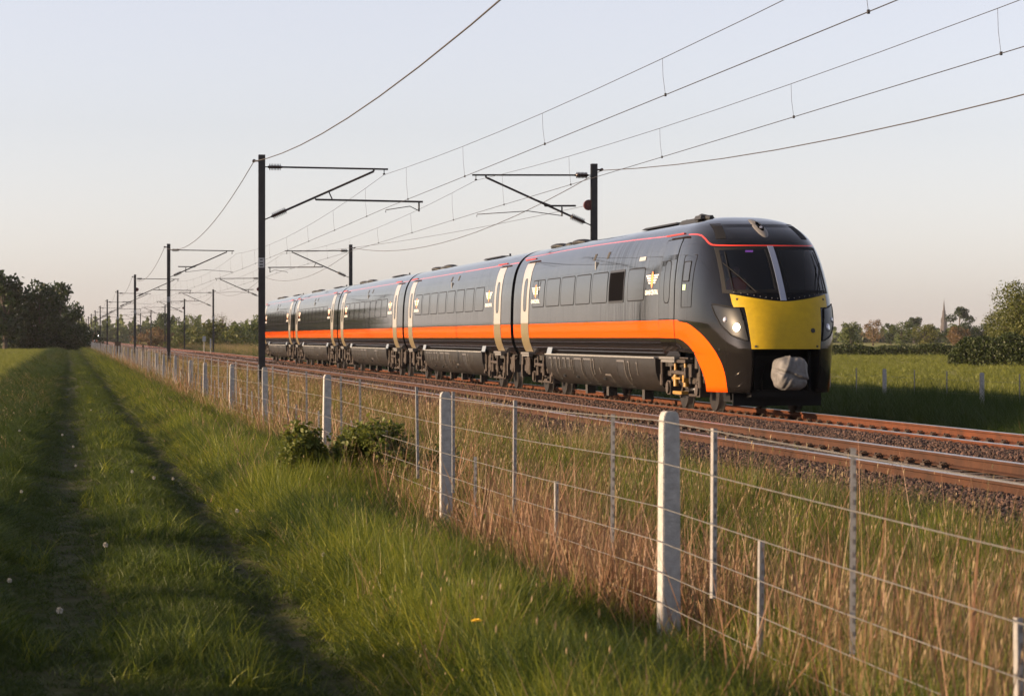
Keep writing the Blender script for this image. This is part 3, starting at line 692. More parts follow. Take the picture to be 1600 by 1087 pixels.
# windscreens, pillar, bolts
for s in (-1, 1):
    g = MB(); rows = []
    zs_ = np.linspace(2.27, 3.12, 16)
    npatch(g, [tuple(sorted((s*.065, s*(.995-.03*(z-2.3)/.8))))+(z,) for z in zs_], .004, 0, 16, False)
    gl = g.build('windscreen', M_glass, lead)
    fr = MB(); o = []; i_ = []
    def lp(inset):
        a, b_ = [], []
        xi, zl_, zh = .07+inset, 2.26+inset, 3.13-inset
        P = []
        for z in np.linspace(zl_, zh, 14): P.append((xi, z))
        for t in np.linspace(0, 1, 12)[1:]: P.append((xi+((1.0-.03*(zh-2.3)/.8-inset)-xi)*t, zh))
        for z in np.linspace(zh, zl_, 14)[1:]: P.append((1.0-.03*(z-2.3)/.8-inset, z))
        for t in np.linspace(1, 0, 12)[1:-1]: P.append((xi+((1.0-.03*(zl_-2.3)/.8-inset)-xi)*t, zl_))
        return P
    A = [npt(s*x, z, .002) for x, z in lp(-.012)]; B = [npt(s*x, z, .008) for x, z in lp(0)]; C = [npt(s*x, z, .008) for x, z in lp(.045)]; D_ = [npt(s*x, z, .002) for x, z in lp(.052)]
    fr.grid([A, B, C, D_], 0, False, True); fr.build('windscreen_frame', M_rubber, gl)
    wp = MB()
    wp.tube([npt(s*(.48 if s < 0 else .68), 2.24, .05), npt(s*(.70 if s < 0 else .78), 2.52, .06), npt(s*.90, 2.80, .05)], .013, 6)
    wp.tube([npt(s*.84, 2.26, .045), npt(s*.85, 2.7, .05), npt(s*.84, 3.02, .03)], .011, 6)
    wp.build('wiper', M_rubber, lead)
mb = MB(); npatch(mb, [(-.055, .055, z) for z in np.linspace(2.10, 3.14, 14)], .020, 0, 5); mb.build('centre_pillar', M_pillar, lead)
mb = MB()
for x in np.linspace(-.85, .85, 17):
    if abs(x) > .08: mb.disc(npt(x, ytop((x+.915)/1.83)+.055, .006), nose_n(x, 2.2), .010, .012, 6)
mb.build('bolt_row', M_rim, lead)
# headlight clusters
for s in (-1, 1):
    mb = MB(); rows = []
    for t in np.linspace(0, 1, 15):
        z = 1.37+.68*t; a = .70+.10*min(1, (z-1.36)/.59); b_ = float(np.interp(z, [1.37, 1.40, 1.47, 1.64, 1.85, 2.03, 2.05], [.74, .84, .95, 1.07, 1.13, 1.16, 1.15]))
        if z > 1.955: a = .80+.36*(z-1.955)/.10
        rows.append((min(a, b_-.004), b_, z))
    R = [[npt(s*(a+(b_-a)*t), z, .010) for t in np.linspace(0, 1, 14)] for a, b_, z in rows]
    mb.grid(R, 0, True); hl = mb.build('headlight', M_lamp_shell, lead)
    rim = MB(); bd = R[0]+[r[-1] for r in R[1:]]+list(reversed(R[-1][:-1]))+[r[0] for r in reversed(R[1:-1])]
    rim.tube(bd+[bd[0]], .015, 6); rim.build('lamp_bezel', M_rubber, hl)
    for (x, z, r, m) in ((.87, 1.61, .080, M_lit if s < 0 else M_lens), (1.02, 1.755, .055, M_lens)):
        q = MB(); c = npt(s*x, z, .02); nn = nose_n(s*x, z)
        q.lathe(c-nn*.02, c+nn*.012, [(0, r), (.6, r*.95), (1, r*.55)], 18); q.build('lamp', m, hl)
# top marker lamp with pointed oval housing
mb = MB(); rows = []
for r in (1.0, .82, .55):
    rows.append([npt(.0+.10*r*math.cos(a), 3.52+.18*r*math.sin(a), .02+.045*(1-r)) for a in np.linspace(0, 2*PI, 24, endpoint=False)])
mb.grid([[npt(.0+.115*math.cos(a), 3.52+.20*math.sin(a), .002) for a in np.linspace(0, 2*PI, 24, endpoint=False)]]+rows, 0, True, True)
tl = mb.build('marker_lamp', M_rim, lead)
q = MB(); c = npt(.0, 3.49, .03); nn = (nose_n(.0, 3.49)+Vector((0, -.6, 0))).normalized(); q.disc(c, nn, .06, .05, 16); q.build('lamp_bezel', M_rubber, tl)
q = MB(); q.disc(c+nn*.02, nn, .030, .03, 12); q.build('lamp', M_lens, tl)
# dark roof vents either side of the dome
for s in (-1, 1):
    mb = MB(); R = []
    for z in np.linspace(3.30, 3.62, 10):
        a = .74-.09*(z-3.3)/.32; R.append([npt(s*(a+(.16+.0*z)*t), z, .006) for t in np.linspace(0, 1, 5)])
    mb.grid(R, 0, True); mb.build('dome_vent', M_rubber, lead)
# lead side details
for ya, yb, sp_ in ((5.62, 7.25, 0), (7.6, 9.2, 2), (9.38, 11.1, 0), (11.3, 13.05, 0), (13.22, 14.92, 0), (15.1, 16.9, 0), (17.15, 18.8, 1)):
    if sp_ == 2:
        f = MB(); side_ring(f, ya, yb, 2.17, 2.89, .08, .05, .008); p = MB(); side_patch(p, ya+.04, yb-.04, 2.2, 2.86, .05, .005)
        po = p.build('window', pm('window_matt', (.005, .005, .006), 1.0, spec=.0), lead); po['label'] = 'matt black opened window among glossy ones'; f.build('window_frame', M_skirt, po)
    else: add_window(lead, ya, yb-ya, sp_ == 1)
add_door(lead, 2.85, 'crew'); add_logo(lead, 4.88)
add_bogie(lead, 2.95, True); add_raft(lead, 4.75); finish_rear(lead, LL)
NOSE_SIDE[0] = True
mb = MB(); side_ring(mb, 1.60, 2.30, 2.0, 3.02, .04, .012, .006); mb.build('cab_side_panel', M_rubber, lead)
mb = MB(); side_patch(mb, 1.84, 2.20, 2.52, 2.88, .03, .008, 0, 4); side_ring(mb, 1.82, 2.22, 2.50, 2.90, .03, .02, .010, 1); mb.build('cab_side_window', [M_win, M_rubber], lead)
mb = MB(); side_patch(mb, 2.0, 2.2, 2.34, 2.45, .005, .008); mb.build('sticker', M_palegreen, lead)
NOSE_SIDE[0] = False
link_mesh('sticker', GST, lead, (0, 5.6, 0)); 
q = MB(); q.box((-1.27, 0, 1.27), (.02, .05, .18), rot=Matrix.Rotation(-.2, 3, 'Y')); ys_ = q.mesh('sticker', M_yel_bits); link_mesh('sticker', ys_, lead, (0, 2.55, 0))
mb = MB(); side_patch(mb, 5.75, 6.35, 3.02, 3.10, .01, .008); mb.build('vent_panel', M_plate, lead)
mb = MB()
for yy, zz_ in ((1.7, .95), (2.2, .78), (3.6, .8)): mb.box((-1.15, yy, zz_), (.10, .22, .25))
mb.box((-1.22, 2.95, .96), (.16, 1.5, .06)); mb.tube([(-1.25, 2.1, 1.02), (-1.25, 3.9, 1.02)], .02, 6); mb.build('end_equipment', M_bogie, lead)
mb = MB(); mb.box((-1.2, 3.0, .34), (.14, .75, .06)); mb.box((-1.2, 3.2, .62), (.1, .7, .04)); mb.box((-1.22, 2.5, .62), (.1, .14, .14)); mb.build('step_edge', M_yel_bits, lead)
mb = MB(); mb.box((0, .1, -.05), (.7, 1.7, .10), taper=.85); mb.box((-.2, -.7, .0), (.3, .6, .08), taper=.8); mb.tube([(-.2, -1.3, -.03), (-.2, -.5, .02)], [.04, .07], 8); mb.build('roof_equipment', M_roofpod, lead, (-.30, 4.6, 3.83))
underbits(lead, (YB+LL)/2-.6, LL-2.6)
# cab interior and driver
mb = MB(); mb.grid([[(-1.2, 2.6, 1.0), (1.2, 2.6, 1.0)], [(-1.2, 2.6, 3.2), (1.2, 2.6, 3.2)]], 0, False)
mb.box((0, .85, 2.05), (1.8, .6, .12)); mb.box((-.45, 1.85, 2.25), (.5, .12, .8)); mb.box((0, 1.4, 1.2), (2.2, 2.2, .04)); mb.build('cab_interior', M_cab, lead)
mb = MB(); mb.box((-.35, .95, 3.06), (.14, .04, .035)); mb.build('cab_display', M_purple, lead)
drv = bpy.data.meshes.new('person')
jv = [(0,0,0),(0,.02,.22),(0,.02,.45),(0,0,.60),(0,-.03,.70),(0,-.05,.82),(-.18,.02,.52),(-.25,-.08,.28),(-.16,-.34,.22),(.18,.02,.52),(.25,-.08,.28),(.16,-.34,.22),(-.11,-.02,-.02),(-.13,-.42,.0),(-.13,-.46,-.42),(.11,-.02,-.02),(.13,-.42,.0),(.13,-.46,-.42)]
je = [(0,1),(1,2),(2,3),(3,4),(4,5),(2,6),(6,7),(7,8),(2,9),(9,10),(10,11),(0,12),(12,13),(13,14),(0,15),(15,16),(16,17)]
drv.from_pydata(jv, je, []); po = bpy.data.objects.new('person', drv); COL.objects.link(po); po.location = (T2-.45, NOSE_Y+1.62, RT+1.98)
sk = po.modifiers.new('skin', 'SKIN'); rad = [.16,.15,.16,.07,.085,.09,.07,.05,.04,.07,.05,.04,.09,.07,.05,.09,.07,.05]
for i, r in enumerate(rad): drv.skin_vertices[0].data[i].radius = (r, r)
drv.skin_vertices[0].data[0].use_root = True
po.modifiers.new('sub', 'SUBSURF').levels = 1; po.modifiers['sub'].render_levels = 1; drv.materials.append(M_skin)
tag(po, 'driver in an orange vest seated behind the windscreen of the train cab', 'person')
mb = MB(); rows = []
for z, a, b_ in ((-.1,.21,.17),(.1,.20,.17),(.3,.21,.18),(.48,.24,.17),(.56,.15,.13),(.6,.1,.09)): rows.append([(a*math.cos(t), .01+b_*math.sin(t), z) for t in np.linspace(0, 2*PI, 14, endpoint=False)])
mb.grid(rows, 0, True, True); mb.build('vest', M_vest, po)
# the other four carriages
labs = ['second carriage, right behind the leading one, with grey reflections and eight windows', 'third carriage from the front, streaked with dark tree reflections',
        'fourth carriage from the front, its side mostly reflecting dark trees', 'last carriage of the train, partly hidden by the nearest mast']
first = None
for k in range(4):
    yf = SEAM+GAP/2+23.2*k
    if k == 0: c_ = first = coach(yf, labs[0]); finish_rear(c_, LEN); underbits(c_, LEN/2, LEN-1)
    else:
        c_ = copy_tree(first); c_.location.y = yf; c_['label'] = labs[k]

# ------------------------------------------------------------------ overhead line masts
def mast_tree(name, s, long_arm, label, group, X0, Xm, Xc):
    """s=+1 arm points to +x.  local heights are above ground; mast top 7.27 m"""
    root = empty(name, (0, 0, 0), label, 'railway mast', group)
    p = MB(); p.box((0, -.085, 3.5), (.20, .015, 7.54)); p.box((0, .085, 3.5), (.20, .015, 7.54)); p.box((0, 0, 3.5), (.014, .155, 7.54))
    p.build('post', M_steel, root)
    q = MB(); q.box((-s*.02, -.095, 3.98), (.19, .012, .30), 0)
    for i in range(3): q.box((-s*.02, -.103, 4.07-.09*i), (.10-.02*(i == 0), .006, .035), 1)
    q.build('number_plate', [M_plate, M_print], root)
    ZT, ZS = 6.90, 5.30; L = abs(Xm-X0)
    t = MB(); t.tube([(s*.62, 0, ZT), (s*(L+.12), 0, ZT-.03)], .028, 8); t.tube([(s*.09, 0, ZT), (s*.2, 0, ZT)], .018, 6)
    t.tube([(s*L, 0, ZT-.03), (s*L, 0, ZT-.16)], .014, 6); t.box((s*L, 0, ZT-.18), (.07, .07, .04)); t.build('top_tube', M_tube, root)
    e0, e1 = Vector((s*.10, 0, ZS)), Vector((s*(L-.32), 0, ZT-.10)); d = e1-e0
    st = MB(); st.tube([e0+d*.2, e1], .034, 8); st.tube([e1, e1+Vector((0, 0, .09))], .03, 6); st.tube([e0, e0+d*.06], .02, 6); st.build('strut_tube', M_tube, root)
    sheds = [(0, .03)]+[x for k in range(8) for x in ((.1+.1*k, .045), (.115+.1*k, .105), (.14+.1*k, .105), (.155+.1*k, .045))]+[(1, .03)]
    i1 = MB(); i1.lathe((s*.18, 0, ZT), (s*.64, 0, ZT), sheds, 10); i1.build('insulator', M_insul, root)
    i2 = MB(); i2.lathe(e0+d*.055, e0+d*.21, sheds, 10); i2.build('insulator', M_insul, root)
    ZR = 5.98; tt = (ZR-ZS)/(e1.z-e0.z); xs_ = (e0+d*tt).x; C = abs(Xc-X0)
    rg = MB()
    if long_arm:
        xe = C+1.15; rg.tube([(xs_, 0, ZR+.03), (xs_+s*.03, 0, ZR-.06), (s*xe, 0, ZR-.10)], .030, 8)
        br = (s*(xe-.12)); tip = s*C; kn = s*(C+.75)
    else:
        xa, xe = abs(xs_)-.05, abs(xs_)-1.05
        rg.tube([(xs_, 0, ZR+.03), (xs_-s*.04, 0, ZR-.07), (s*xe, 0, ZR-.06)], .030, 8)
        br = s*(xe+.45); tip = s*C; kn = s*(abs(br)+ (C-abs(br))*.4)
    rg.tube([(e0+d*(tt+.13)).to_tuple(), (xs_+s*(.55 if long_arm else -.25), 0, ZR-.06)], .02, 6); rg.build('registration_tube', M_tube, root)
    sa = MB(); sa.tube([(br, 0, ZR-.1), (br, 0, ZR-.40)], .026, 6); sa.tube([(br, 0, ZR-.38), (kn, 0, ZR-.24), (tip, 0, ZR-.36), (tip, 0, ZR-.44)], .014, 6); sa.build('steady_arm', M_tube, root)
    fb = MB(); fb.box((-s*.15, 0, 7.08), (.16, .05, .05)); fb.disc((-s*.24, 0, 7.08), (0, 1, 0), .05, .22, 8); fb.build('wire_bracket', M_insul, root)
    return root
ordw = ['nearest', 'second', 'third', 'fourth', 'fifth', 'sixth', 'seventh', 'eighth', 'ninth', 'tenth', 'eleventh']
LX, RX = 5.75, 16.55
LM = [(LX, 79.64+76.4*k) for k in range(10)]; RM = [(RX, 82.0+73.6*k) for k in range(8)]
CONT_Z, MESS_Z = ZC+4.02, ZC+5.10
def place_masts(lst, s, side):
    protos = {}
    for k, (X, Y) in enumerate(lst):
        la = (k % 2 == 0) if s > 0 else (k % 2 == 1)
        lab = ('tall dark steel mast, the nearest one left of the tracks, with a grey number plate' if k == 0 and s > 0 else
               'nearest steel mast behind the train, right of the tracks, with a red disc' if k == 0 else
               f'{ordw[k]} dark steel mast along the {side} side of the railway line counting from the camera')
        Xm, Xc = (9.5, 9.55) if s > 0 else (12.72, 12.75)
        if la not in protos:
            m = protos[la] = mast_tree('catenary_mast', s, la, lab, f'masts {side} of the tracks', X, Xm, Xc)
        else: m = copy_tree(protos[la]); m['label'] = lab
        m.location = (X+cx(Y), Y, 0)
        if s > 0 and k == 2 or s < 0 and k == 0:
            q = MB(); q.lathe((-s*-.0, 0, 5.83), (s*.0-.0, .0, 5.83), [(0, .01), (1, .01)], 6); 
            q = MB(); q.disc((s*.16, .05, 5.95), (0, 1, 0), .17, .14, 18); q.disc((s*.16, -.03, 5.95), (0, 1, 0), .05, .06, 10); q.build('balance_pulley', M_redball, m)
place_masts(LM, 1, 'left'); place_masts(RM, -1, 'right')
# wires
def sagwire(mb, pts, sag, r, n=14, nn=5):
    P = []
    for (a, b_) in zip(pts[:-1], pts[1:]):
        a, b_ = Vector(a), Vector(b_)
        for t in np.linspace(0, 1, n, endpoint=False): P.append(a.lerp(b_, t)-Vector((0, 0, 4*sag*t*(1-t))))
    P.append(Vector(pts[-1])); mb.tube(P, r, nn, 0, False)
for nm, lst, s, lab in (('feeder_wire', LM, -.24, 'thick sagging wire strung along the outer side of the left masts'), ('feeder_wire', RM, .24, 'thick sagging wire strung along the outer side of the right masts')):
    mb = MB(); sp0 = lst[1][1]-lst[0][1]
    pts = [(lst[0][0]+s, lst[0][1]-sp0, 7.06)]+[(X+cx(Y)+s, Y, 7.06) for X, Y in lst]
    sagwire(mb, pts, 1.02, .013); tag(mb.build(nm, M_feeder), lab, 'wire', 'feeder wires')
for X0, lst, lab, s_ in ((9.5, LM, 'overhead wires hung above the empty near track', 1), (12.72, RM, 'overhead wires hung above the track with the train', -1)):
    root = empty('overhead_line', (0, 0, 0), lab, 'overhead line', 'overhead contact lines')
    sp0 = lst[1][1]-lst[0][1]
    base = [(X0, lst[0][1]-sp0)]+[(X0+(.25 if k % 2 else 0)*s_+cx(Y), Y) for k, (X, Y) in enumerate(lst)]
    m1 = MB(); sagwire(m1, [(x, y, 6.70) for x, y in base], .46, .006); m1.build('messenger_wire', M_wire, root)
    m2 = MB(); sagwire(m2, [(x+.05, y, CONT_Z-.16+.12) for x, y in base], .03, .0075); m2.build('contact_wire', M_wire, root)
    dmesh = None
    for i in range(min(5, len(base)-1)):
        (xa, ya), (xb, yb) = base[i], base[i+1]
        for t in np.linspace(.07, .93, 7):
            y = ya+(yb-ya)*t; x = xa+(xb-xa)*t
            if y < 24: continue
            zt = 6.70-4*.46*t*(1-t); zb = CONT_Z-.04-4*.03*t*(1-t)
            d = MB(); d.tube([(0, 0, zt), (.01, 0, (zt+zb)/2), (.05, 0, zb)], .0034, 4, 0, False); d.box((.05, 0, zb), (.03, .04, .05)); d.build('dropper_wire', M_wire, root, (x, y, 0))
mb = MB(); sagwire(mb, [(RX-.15, 82.0, 5.95), (13.0, 155.0, 6.72)], .25, .007)
tag(mb.build('anchor_wire', M_wire), 'thin wire running back from the red disc on the right mast', 'wire')

# ------------------------------------------------------------------ fences
FX = 3.22
FPOSTS = [(13.9, 1.30), (22.5, 1.23), (33.0, 1.235), (43.6, 1.21), (52.9, 1.17), (63.4, 1.10), (71.9, 1.09)]
while FPOSTS[-1][0] < 420: FPOSTS.append((FPOSTS[-1][0]+9.6+.5*math.sin(FPOSTS[-1][0]), 1.13+.03*math.sin(FPOSTS[-1][0]*3)))
FPOSTS = [(5.2, 1.25)]+FPOSTS
fence = empty('wire_fence', (0, 0, 0), 'wire fence on pale concrete posts between the grassy path and the railway', 'fence')
def post_mesh():
    mb = MB(); w1, w2 = .052, .045; rows = []
    for z, k in ((-.35, w1), (0, w1), (1.0, w2*1.04), (1.10, w2*1.0)):
        rows.append([(-k, -k, z), (-k*.82, -k*1.05, z), (k*.82, -k*1.05, z), (k, -k, z), (k, k, z), (-k, k, z)])
    for a in (.5, 1.0, 1.35): rows.append([(x*math.cos(a*.75) if True else x, y, 1.10+.05*math.sin(a)) for x, y, z in rows[3]])
    mb.grid(rows, 0, False, True); mb.add(rows[-1], [tuple(range(6))], 0); return mb.mesh('post', M_conc)
PM = post_mesh()
for y, zt in FPOSTS:
    o = link_mesh('post', PM, fence, (FX+cx(y)+.02*math.sin(y*7), y, zt-1.15)); o.rotation_euler = (.012*math.sin(y*3), .012*math.sin(y*5), .06*math.sin(y))
def dropper_mesh(h):
    mb = MB(); mb.box((0, 0, h/2), (.024, .004, h)); mb.box((-.010, .012, h/2), (.004, .024, h))
    for k in range(int(h/.055)): mb.box((.002, -.004, .03+k*.055), (.007, .004, .020), 1)
    return mb.mesh('dropper', [M_galv, M_hole])
DT, DS = dropper_mesh(.86), dropper_mesh(.62)
tall = [10.5, 12.87, 15.4, 18.9, 22.0, 24.3, 29.2, 31.3]; short = [8.54, 11.97, 17.2, 20.8, 26.9, 30.2, 34.2]
y = 36.0
while y < 170: tall.append(y); short.append(y+1.6); y += 3.1
for y in tall: 
    o = link_mesh('dropper', DT, fence, (FX, y, .38)); o.rotation_euler = (0, .015*math.sin(y*9), .3*math.sin(y*4))
for y in short:
    o = link_mesh('dropper', DS, fence, (FX, y, .12)); o.rotation_euler = (.02*math.sin(y*3), .02*math.sin(y*8), .3*math.sin(y*6))
for h in (.06, .21, .36, .53, .75, .955):
    mb = MB(); P = []
    for (ya, za), (yb, zb) in zip(FPOSTS[:-1], FPOSTS[1:]):
        for t in np.linspace(0, 1, 5, endpoint=False): P.append((FX-.07+cx(ya)+.004*math.sin(h*40+ya+t*6), ya+(yb-ya)*t, (za+(zb-za)*t)-1.15+h*1.10-.012*math.sin(PI*t)+.05))
    mb.tube(P, .0026 if h < .9 else .003, 4, 0, False); mb.build('wire', M_fwire, fence)
far = empty('wire_fence', (0, 0, 0), 'low pale post fence in the dark grass between the train and the right field', 'fence')
y = 39.5
ffx = 23.0; fys = []
while y < 330: fys.append(y); y += 8.1
for y in fys:
    o = link_mesh('post', PM, far, (ffx, y, -.34)); 
    for d in (2.7, 5.4):
        if y < 120: link_mesh('dropper', DT, far, (ffx, y+d, -.05))
for h in (.3, .6, .95):
    mb = MB(); mb.tube([(ffx-.06, yy, -.36+h) for yy in fys], .0022, 4, 0, False); mb.build('wire', M_fwire, far)

# ------------------------------------------------------------------ trees
def tree_mesh(seed, h, w_, lobes, nl, leaf, base=.15, sparse=False):
    r = np.random.default_rng(seed); L = []
    for k in range(lobes):
        a = r.uniform(0, 2*PI); t = (k+.5)/lobes; zz = h*(base+(1-base)*.92*t**.8); rr = w_*(.50*math.sqrt(max(.05, 1-(t*1.15-.45)**2*1.5)))
        q = rr*r.uniform(.2, 1.0); L.append((q*math.cos(a), q*math.sin(a), zz, w_*r.uniform(.16, .30)*(1.1-.45*t)))
    V = []; F = []
    wts = np.array([l_[3]**2 for l_ in L]); wts /= wts.sum()
    for k in range(nl):
        c = L[r.choice(len(L), p=wts)]; d = r.normal(size=3); d /= np.linalg.norm(d); rad = c[3]*r.uniform(.55, 1.12)
        p = np.array(c[:3])+d*rad*np.array([1, 1, .85])
        if r.random() < .06: p += d*c[3]*.3
        u = r.normal(size=3); u /= np.linalg.norm(u); v = np.cross(u, d+.5*r.normal(size=3)); v /= (np.linalg.norm(v)+1e-6); s = leaf*r.uniform(.55, 1.3)
        b0 = len(V); V += [p-u*s*.5, p+v*s*.33, p+u*s*.55, p-v*s*.33]; F.append((b0, b0+1, b0+2, b0+3))
    cr = bpy.data.meshes.new('crown'); cr.from_pydata([tuple(x) for x in V], [], F)
    mb = MB(); mb.tube([(0, 0, -.3), (.05, 0, h*.3), (0, .08, h*.6), (.05, 0, h*.85)], [h*.028, h*.022, h*.013, h*.004], 7)
    for l_ in L[::(1 if sparse else 2)]: mb.tube([(0, 0, min(l_[2]*.55, h*.6)), (l_[0]*.5, l_[1]*.5, l_[2]*.82), l_[:3]], [h*.012, h*.007, h*.003], 5)
    if sparse:
        for k in range(60):
            c = L[r.integers(len(L))]; d = r.normal(size=3); d[2] = abs(d[2]); d /= np.linalg.norm(d); mb.tube([c[:3], tuple(np.array(c[:3])+d*c[3]*1.15)], [h*.003, h*.0012], 4)
    return cr, mb.mesh('trunk', M_bark)
TREE = {}
def variant(key, *a, **k): TREE[key] = tree_mesh(*a, **k)
variant('broad', 1, 10, 8, 15, 2600, .62); variant('broad2', 2, 10, 9, 19, 2800, .60, .08); variant('tall', 3, 10, 5.5, 14, 2200, .55)
variant('airy', 4, 10, 7, 18, 1500, .50, .25); variant('bush', 5, 4, 6, 14, 2200, .36, .0); variant('willow', 6, 10, 10, 34, 15000, .30, .02); variant('bare', 7, 10, 7, 18, 500, .35, .3, True)
variant('pine', 8, 10, 6, 8, 1600, .5, .62)
MSH = {}
def add_tree(name, X, Y, h, key, mat, label, group, cat='tree', wf=1.0, z=-.1):
    base_h = {'bush': 4}.get(key, 10); k = (key, mat.name)
    if k not in MSH:
        c = TREE[key][0].copy(); c.materials.clear(); c.materials.append(mat); c.name = 'crown'; MSH[k] = c
    root = empty(name, (X, Y, z), label, cat, group, rz=random.uniform(0, 6.28)); s = h/base_h; root.scale = (s*wf, s*wf, s)
    link_mesh('crown', MSH[k], root); link_mesh('trunk', TREE[key][1], root); return root
# trees at the end of the left field
LT = [(-6, 372, 10.6, 'broad2', 'leaf_dark', 'rounded dark tree left of the path end, second from the line', 1.0), (8, 352, 11.2, 'tall', 'leaf_dark', 'tall dark tree at the left border of the photo behind the field', 1.2),
      (33, 380, 9.0, 'airy', 'leaf_pale', 'airy yellowish tree beside the tall dark one at the field end', 1.0), (62, 365, 9.6, 'broad', 'leaf_dark', 'dark tree with ragged crown in the middle of the belt', .8),
      (93, 378, 10.0, 'tall', 'leaf_dark', 'tall two-headed dark tree at the field end', 1.0), (112, 392, 7.0, 'broad', 'leaf_dark', 'lower dark tree sloping towards the masts', .85),
      (124, 410, 4.2, 'broad2', 'leaf_dark', 'smallest dark tree of the belt right beside the line', .9), (78, 398, 6.5, 'airy', 'leaf_rust', 'brownish thin tree showing through the dark belt', 1.0)]
for px, D, h, key, mt, lab, wf in LT:
    X, Y = PD(px, D); add_tree('broadleaf_tree', X, Y, h, key, MATS[mt], lab, 'trees at the end of the left field', wf=wf)
for k, px in enumerate((15, 45, 72, 100, 118)):
    X, Y = PD(px, 372); add_tree('shrub', X, Y-6, 3.6, 'bush', M_leaf_dark, f'{["first","second","third","fourth","last"][k]} dark shrub from the photo edge under the left trees', 'shrubs under the left trees', 'shrub', 1.3)
for k in range(2):                              # the belt goes on outside the frame
    px = -45-46*k; X, Y = PD(px, 360+20*math.sin(k*2.1)); add_tree('broadleaf_tree', X, Y, (10.5 if k < 8 else 7)+1.6*math.sin(k*1.7), ('broad2', 'tall', 'broad')[k % 3], M_leaf_dark, f'{["first","second","third","fourth","fifth","sixth","seventh"][k]} dark belt tree beyond the left border of the photo', 'tree belt beyond the left field', wf=1.05)
# bushes right of the line in the middle distance
MT = [(262, 640, 8.0, 'broad2', 'leaf_dark'), (300, 620, 7.5, 'airy', 'leaf_mid'), (286, 600, 5.2, 'bush', 'leaf_mid'), (335, 430, 4.6, 'bush', 'leaf_pale'), (364, 440, 4.2, 'bush', 'leaf_mid'), (396, 450, 4.6, 'bush', 'leaf_mid'),
      (348, 520, 7.0, 'bare', 'leaf_pale'), (410, 480, 6.2, 'broad2', 'leaf_mid'), (312, 470, 2.6, 'bush', 'leaf_dark'), (280, 430, 2.2, 'bush', 'leaf_pale'), (243, 560, 4.0, 'bush', 'leaf_rust')]
ML = ['dark round tree behind the masts right of the line', 'airy tree with gaps rising above the bushes', 'mid green bush low behind the second mast', 'big pale green bush beside the far mast', 'mid green bush right of the pale one',
      'bush cut off by the nearest mast', 'thin nearly bare tree rising behind the pale green bushes', 'tree whose top shows just left of the train tail', 'small dark bush at the foot of a far mast', 'low pale bush on the dry verge', 'rust coloured bush beside the railway far off']
for (px, D, h, key, mt), lab in zip(MT, ML):
    X, Y = PD(px, D); add_tree('bush' if key == 'bush' else 'broadleaf_tree', X, Y, h, key, MATS[mt], lab, 'trees and bushes right of the far line', 'bush' if key == 'bush' else 'tree', 1.25 if key == 'bush' else 1.0, -.3)
# right-hand side
RTR = [(1330, 520, 6.4, 'broad', 'leaf_mid', 'olive tree just right of the train nose'), (1364, 700, 8.6, 'airy', 'leaf_rust', 'thin brownish tree at the far left of the church trees'), (1392, 760, 8.0, 'tall', 'leaf_dark', 'dark pointed tree left of the church'),
       (1408, 640, 7.6, 'broad2', 'leaf_mid', 'broad tree in the gap left of the church'), (1444, 520, 6.0, 'broad2', 'leaf_pale', 'broad sunlit tree directly left of the church tower'), (1455, 760, 6.6, 'broad', 'leaf_dark', 'dark tree touching the left of the church tower'),
       (1499, 900, 13.2, 'pine', 'leaf_dark', 'flat-topped pine standing above the trees right of the church'), (1489, 640, 6.8, 'broad', 'leaf_mid', 'grey-green tree in front of the flat-topped pine'), (1501, 560, 5.6, 'broad2', 'leaf_rust', 'red-brown tree right of the church'),
       (1512, 700, 7.6, 'broad2', 'leaf_dark', 'dark round tree between the church and the willow'), (1536, 640, 7.0, 'broad2', 'leaf_dark', 'dark tree half behind the willow'), (1428, 900, 9.6, 'pine', 'leaf_dark', 'small dark pine left of the church')]
for px, D, h, key, mt, lab in RTR:
    X, Y = PD(px, D); add_tree('pine_tree' if key == 'pine' else 'broadleaf_tree', X, Y, h*(.82 if key != 'pine' else .95), key, MATS[mt], lab, 'trees around the church', wf=1.15, z=-.5)
X, Y = PD(1614, 232); add_tree('willow_tree', X, Y, 6.9, 'willow', M_leaf_pale, 'large sunlit willow at the right border above the hedge', None, 'tree', 1.0, -.5)
X, Y = PD(1578, 240); add_tree('willow_tree', X, Y, 5.2, 'willow', M_leaf_pale, 'lower yellow-green tree left of the big willow', None, 'tree', .9, -.5)
X, Y = PD(1660, 236); add_tree('willow_tree', X, Y, 7.6, 'willow', M_leaf_pale, 'sunlit willow just beyond the right border', None, 'tree', 1.1, -.5)
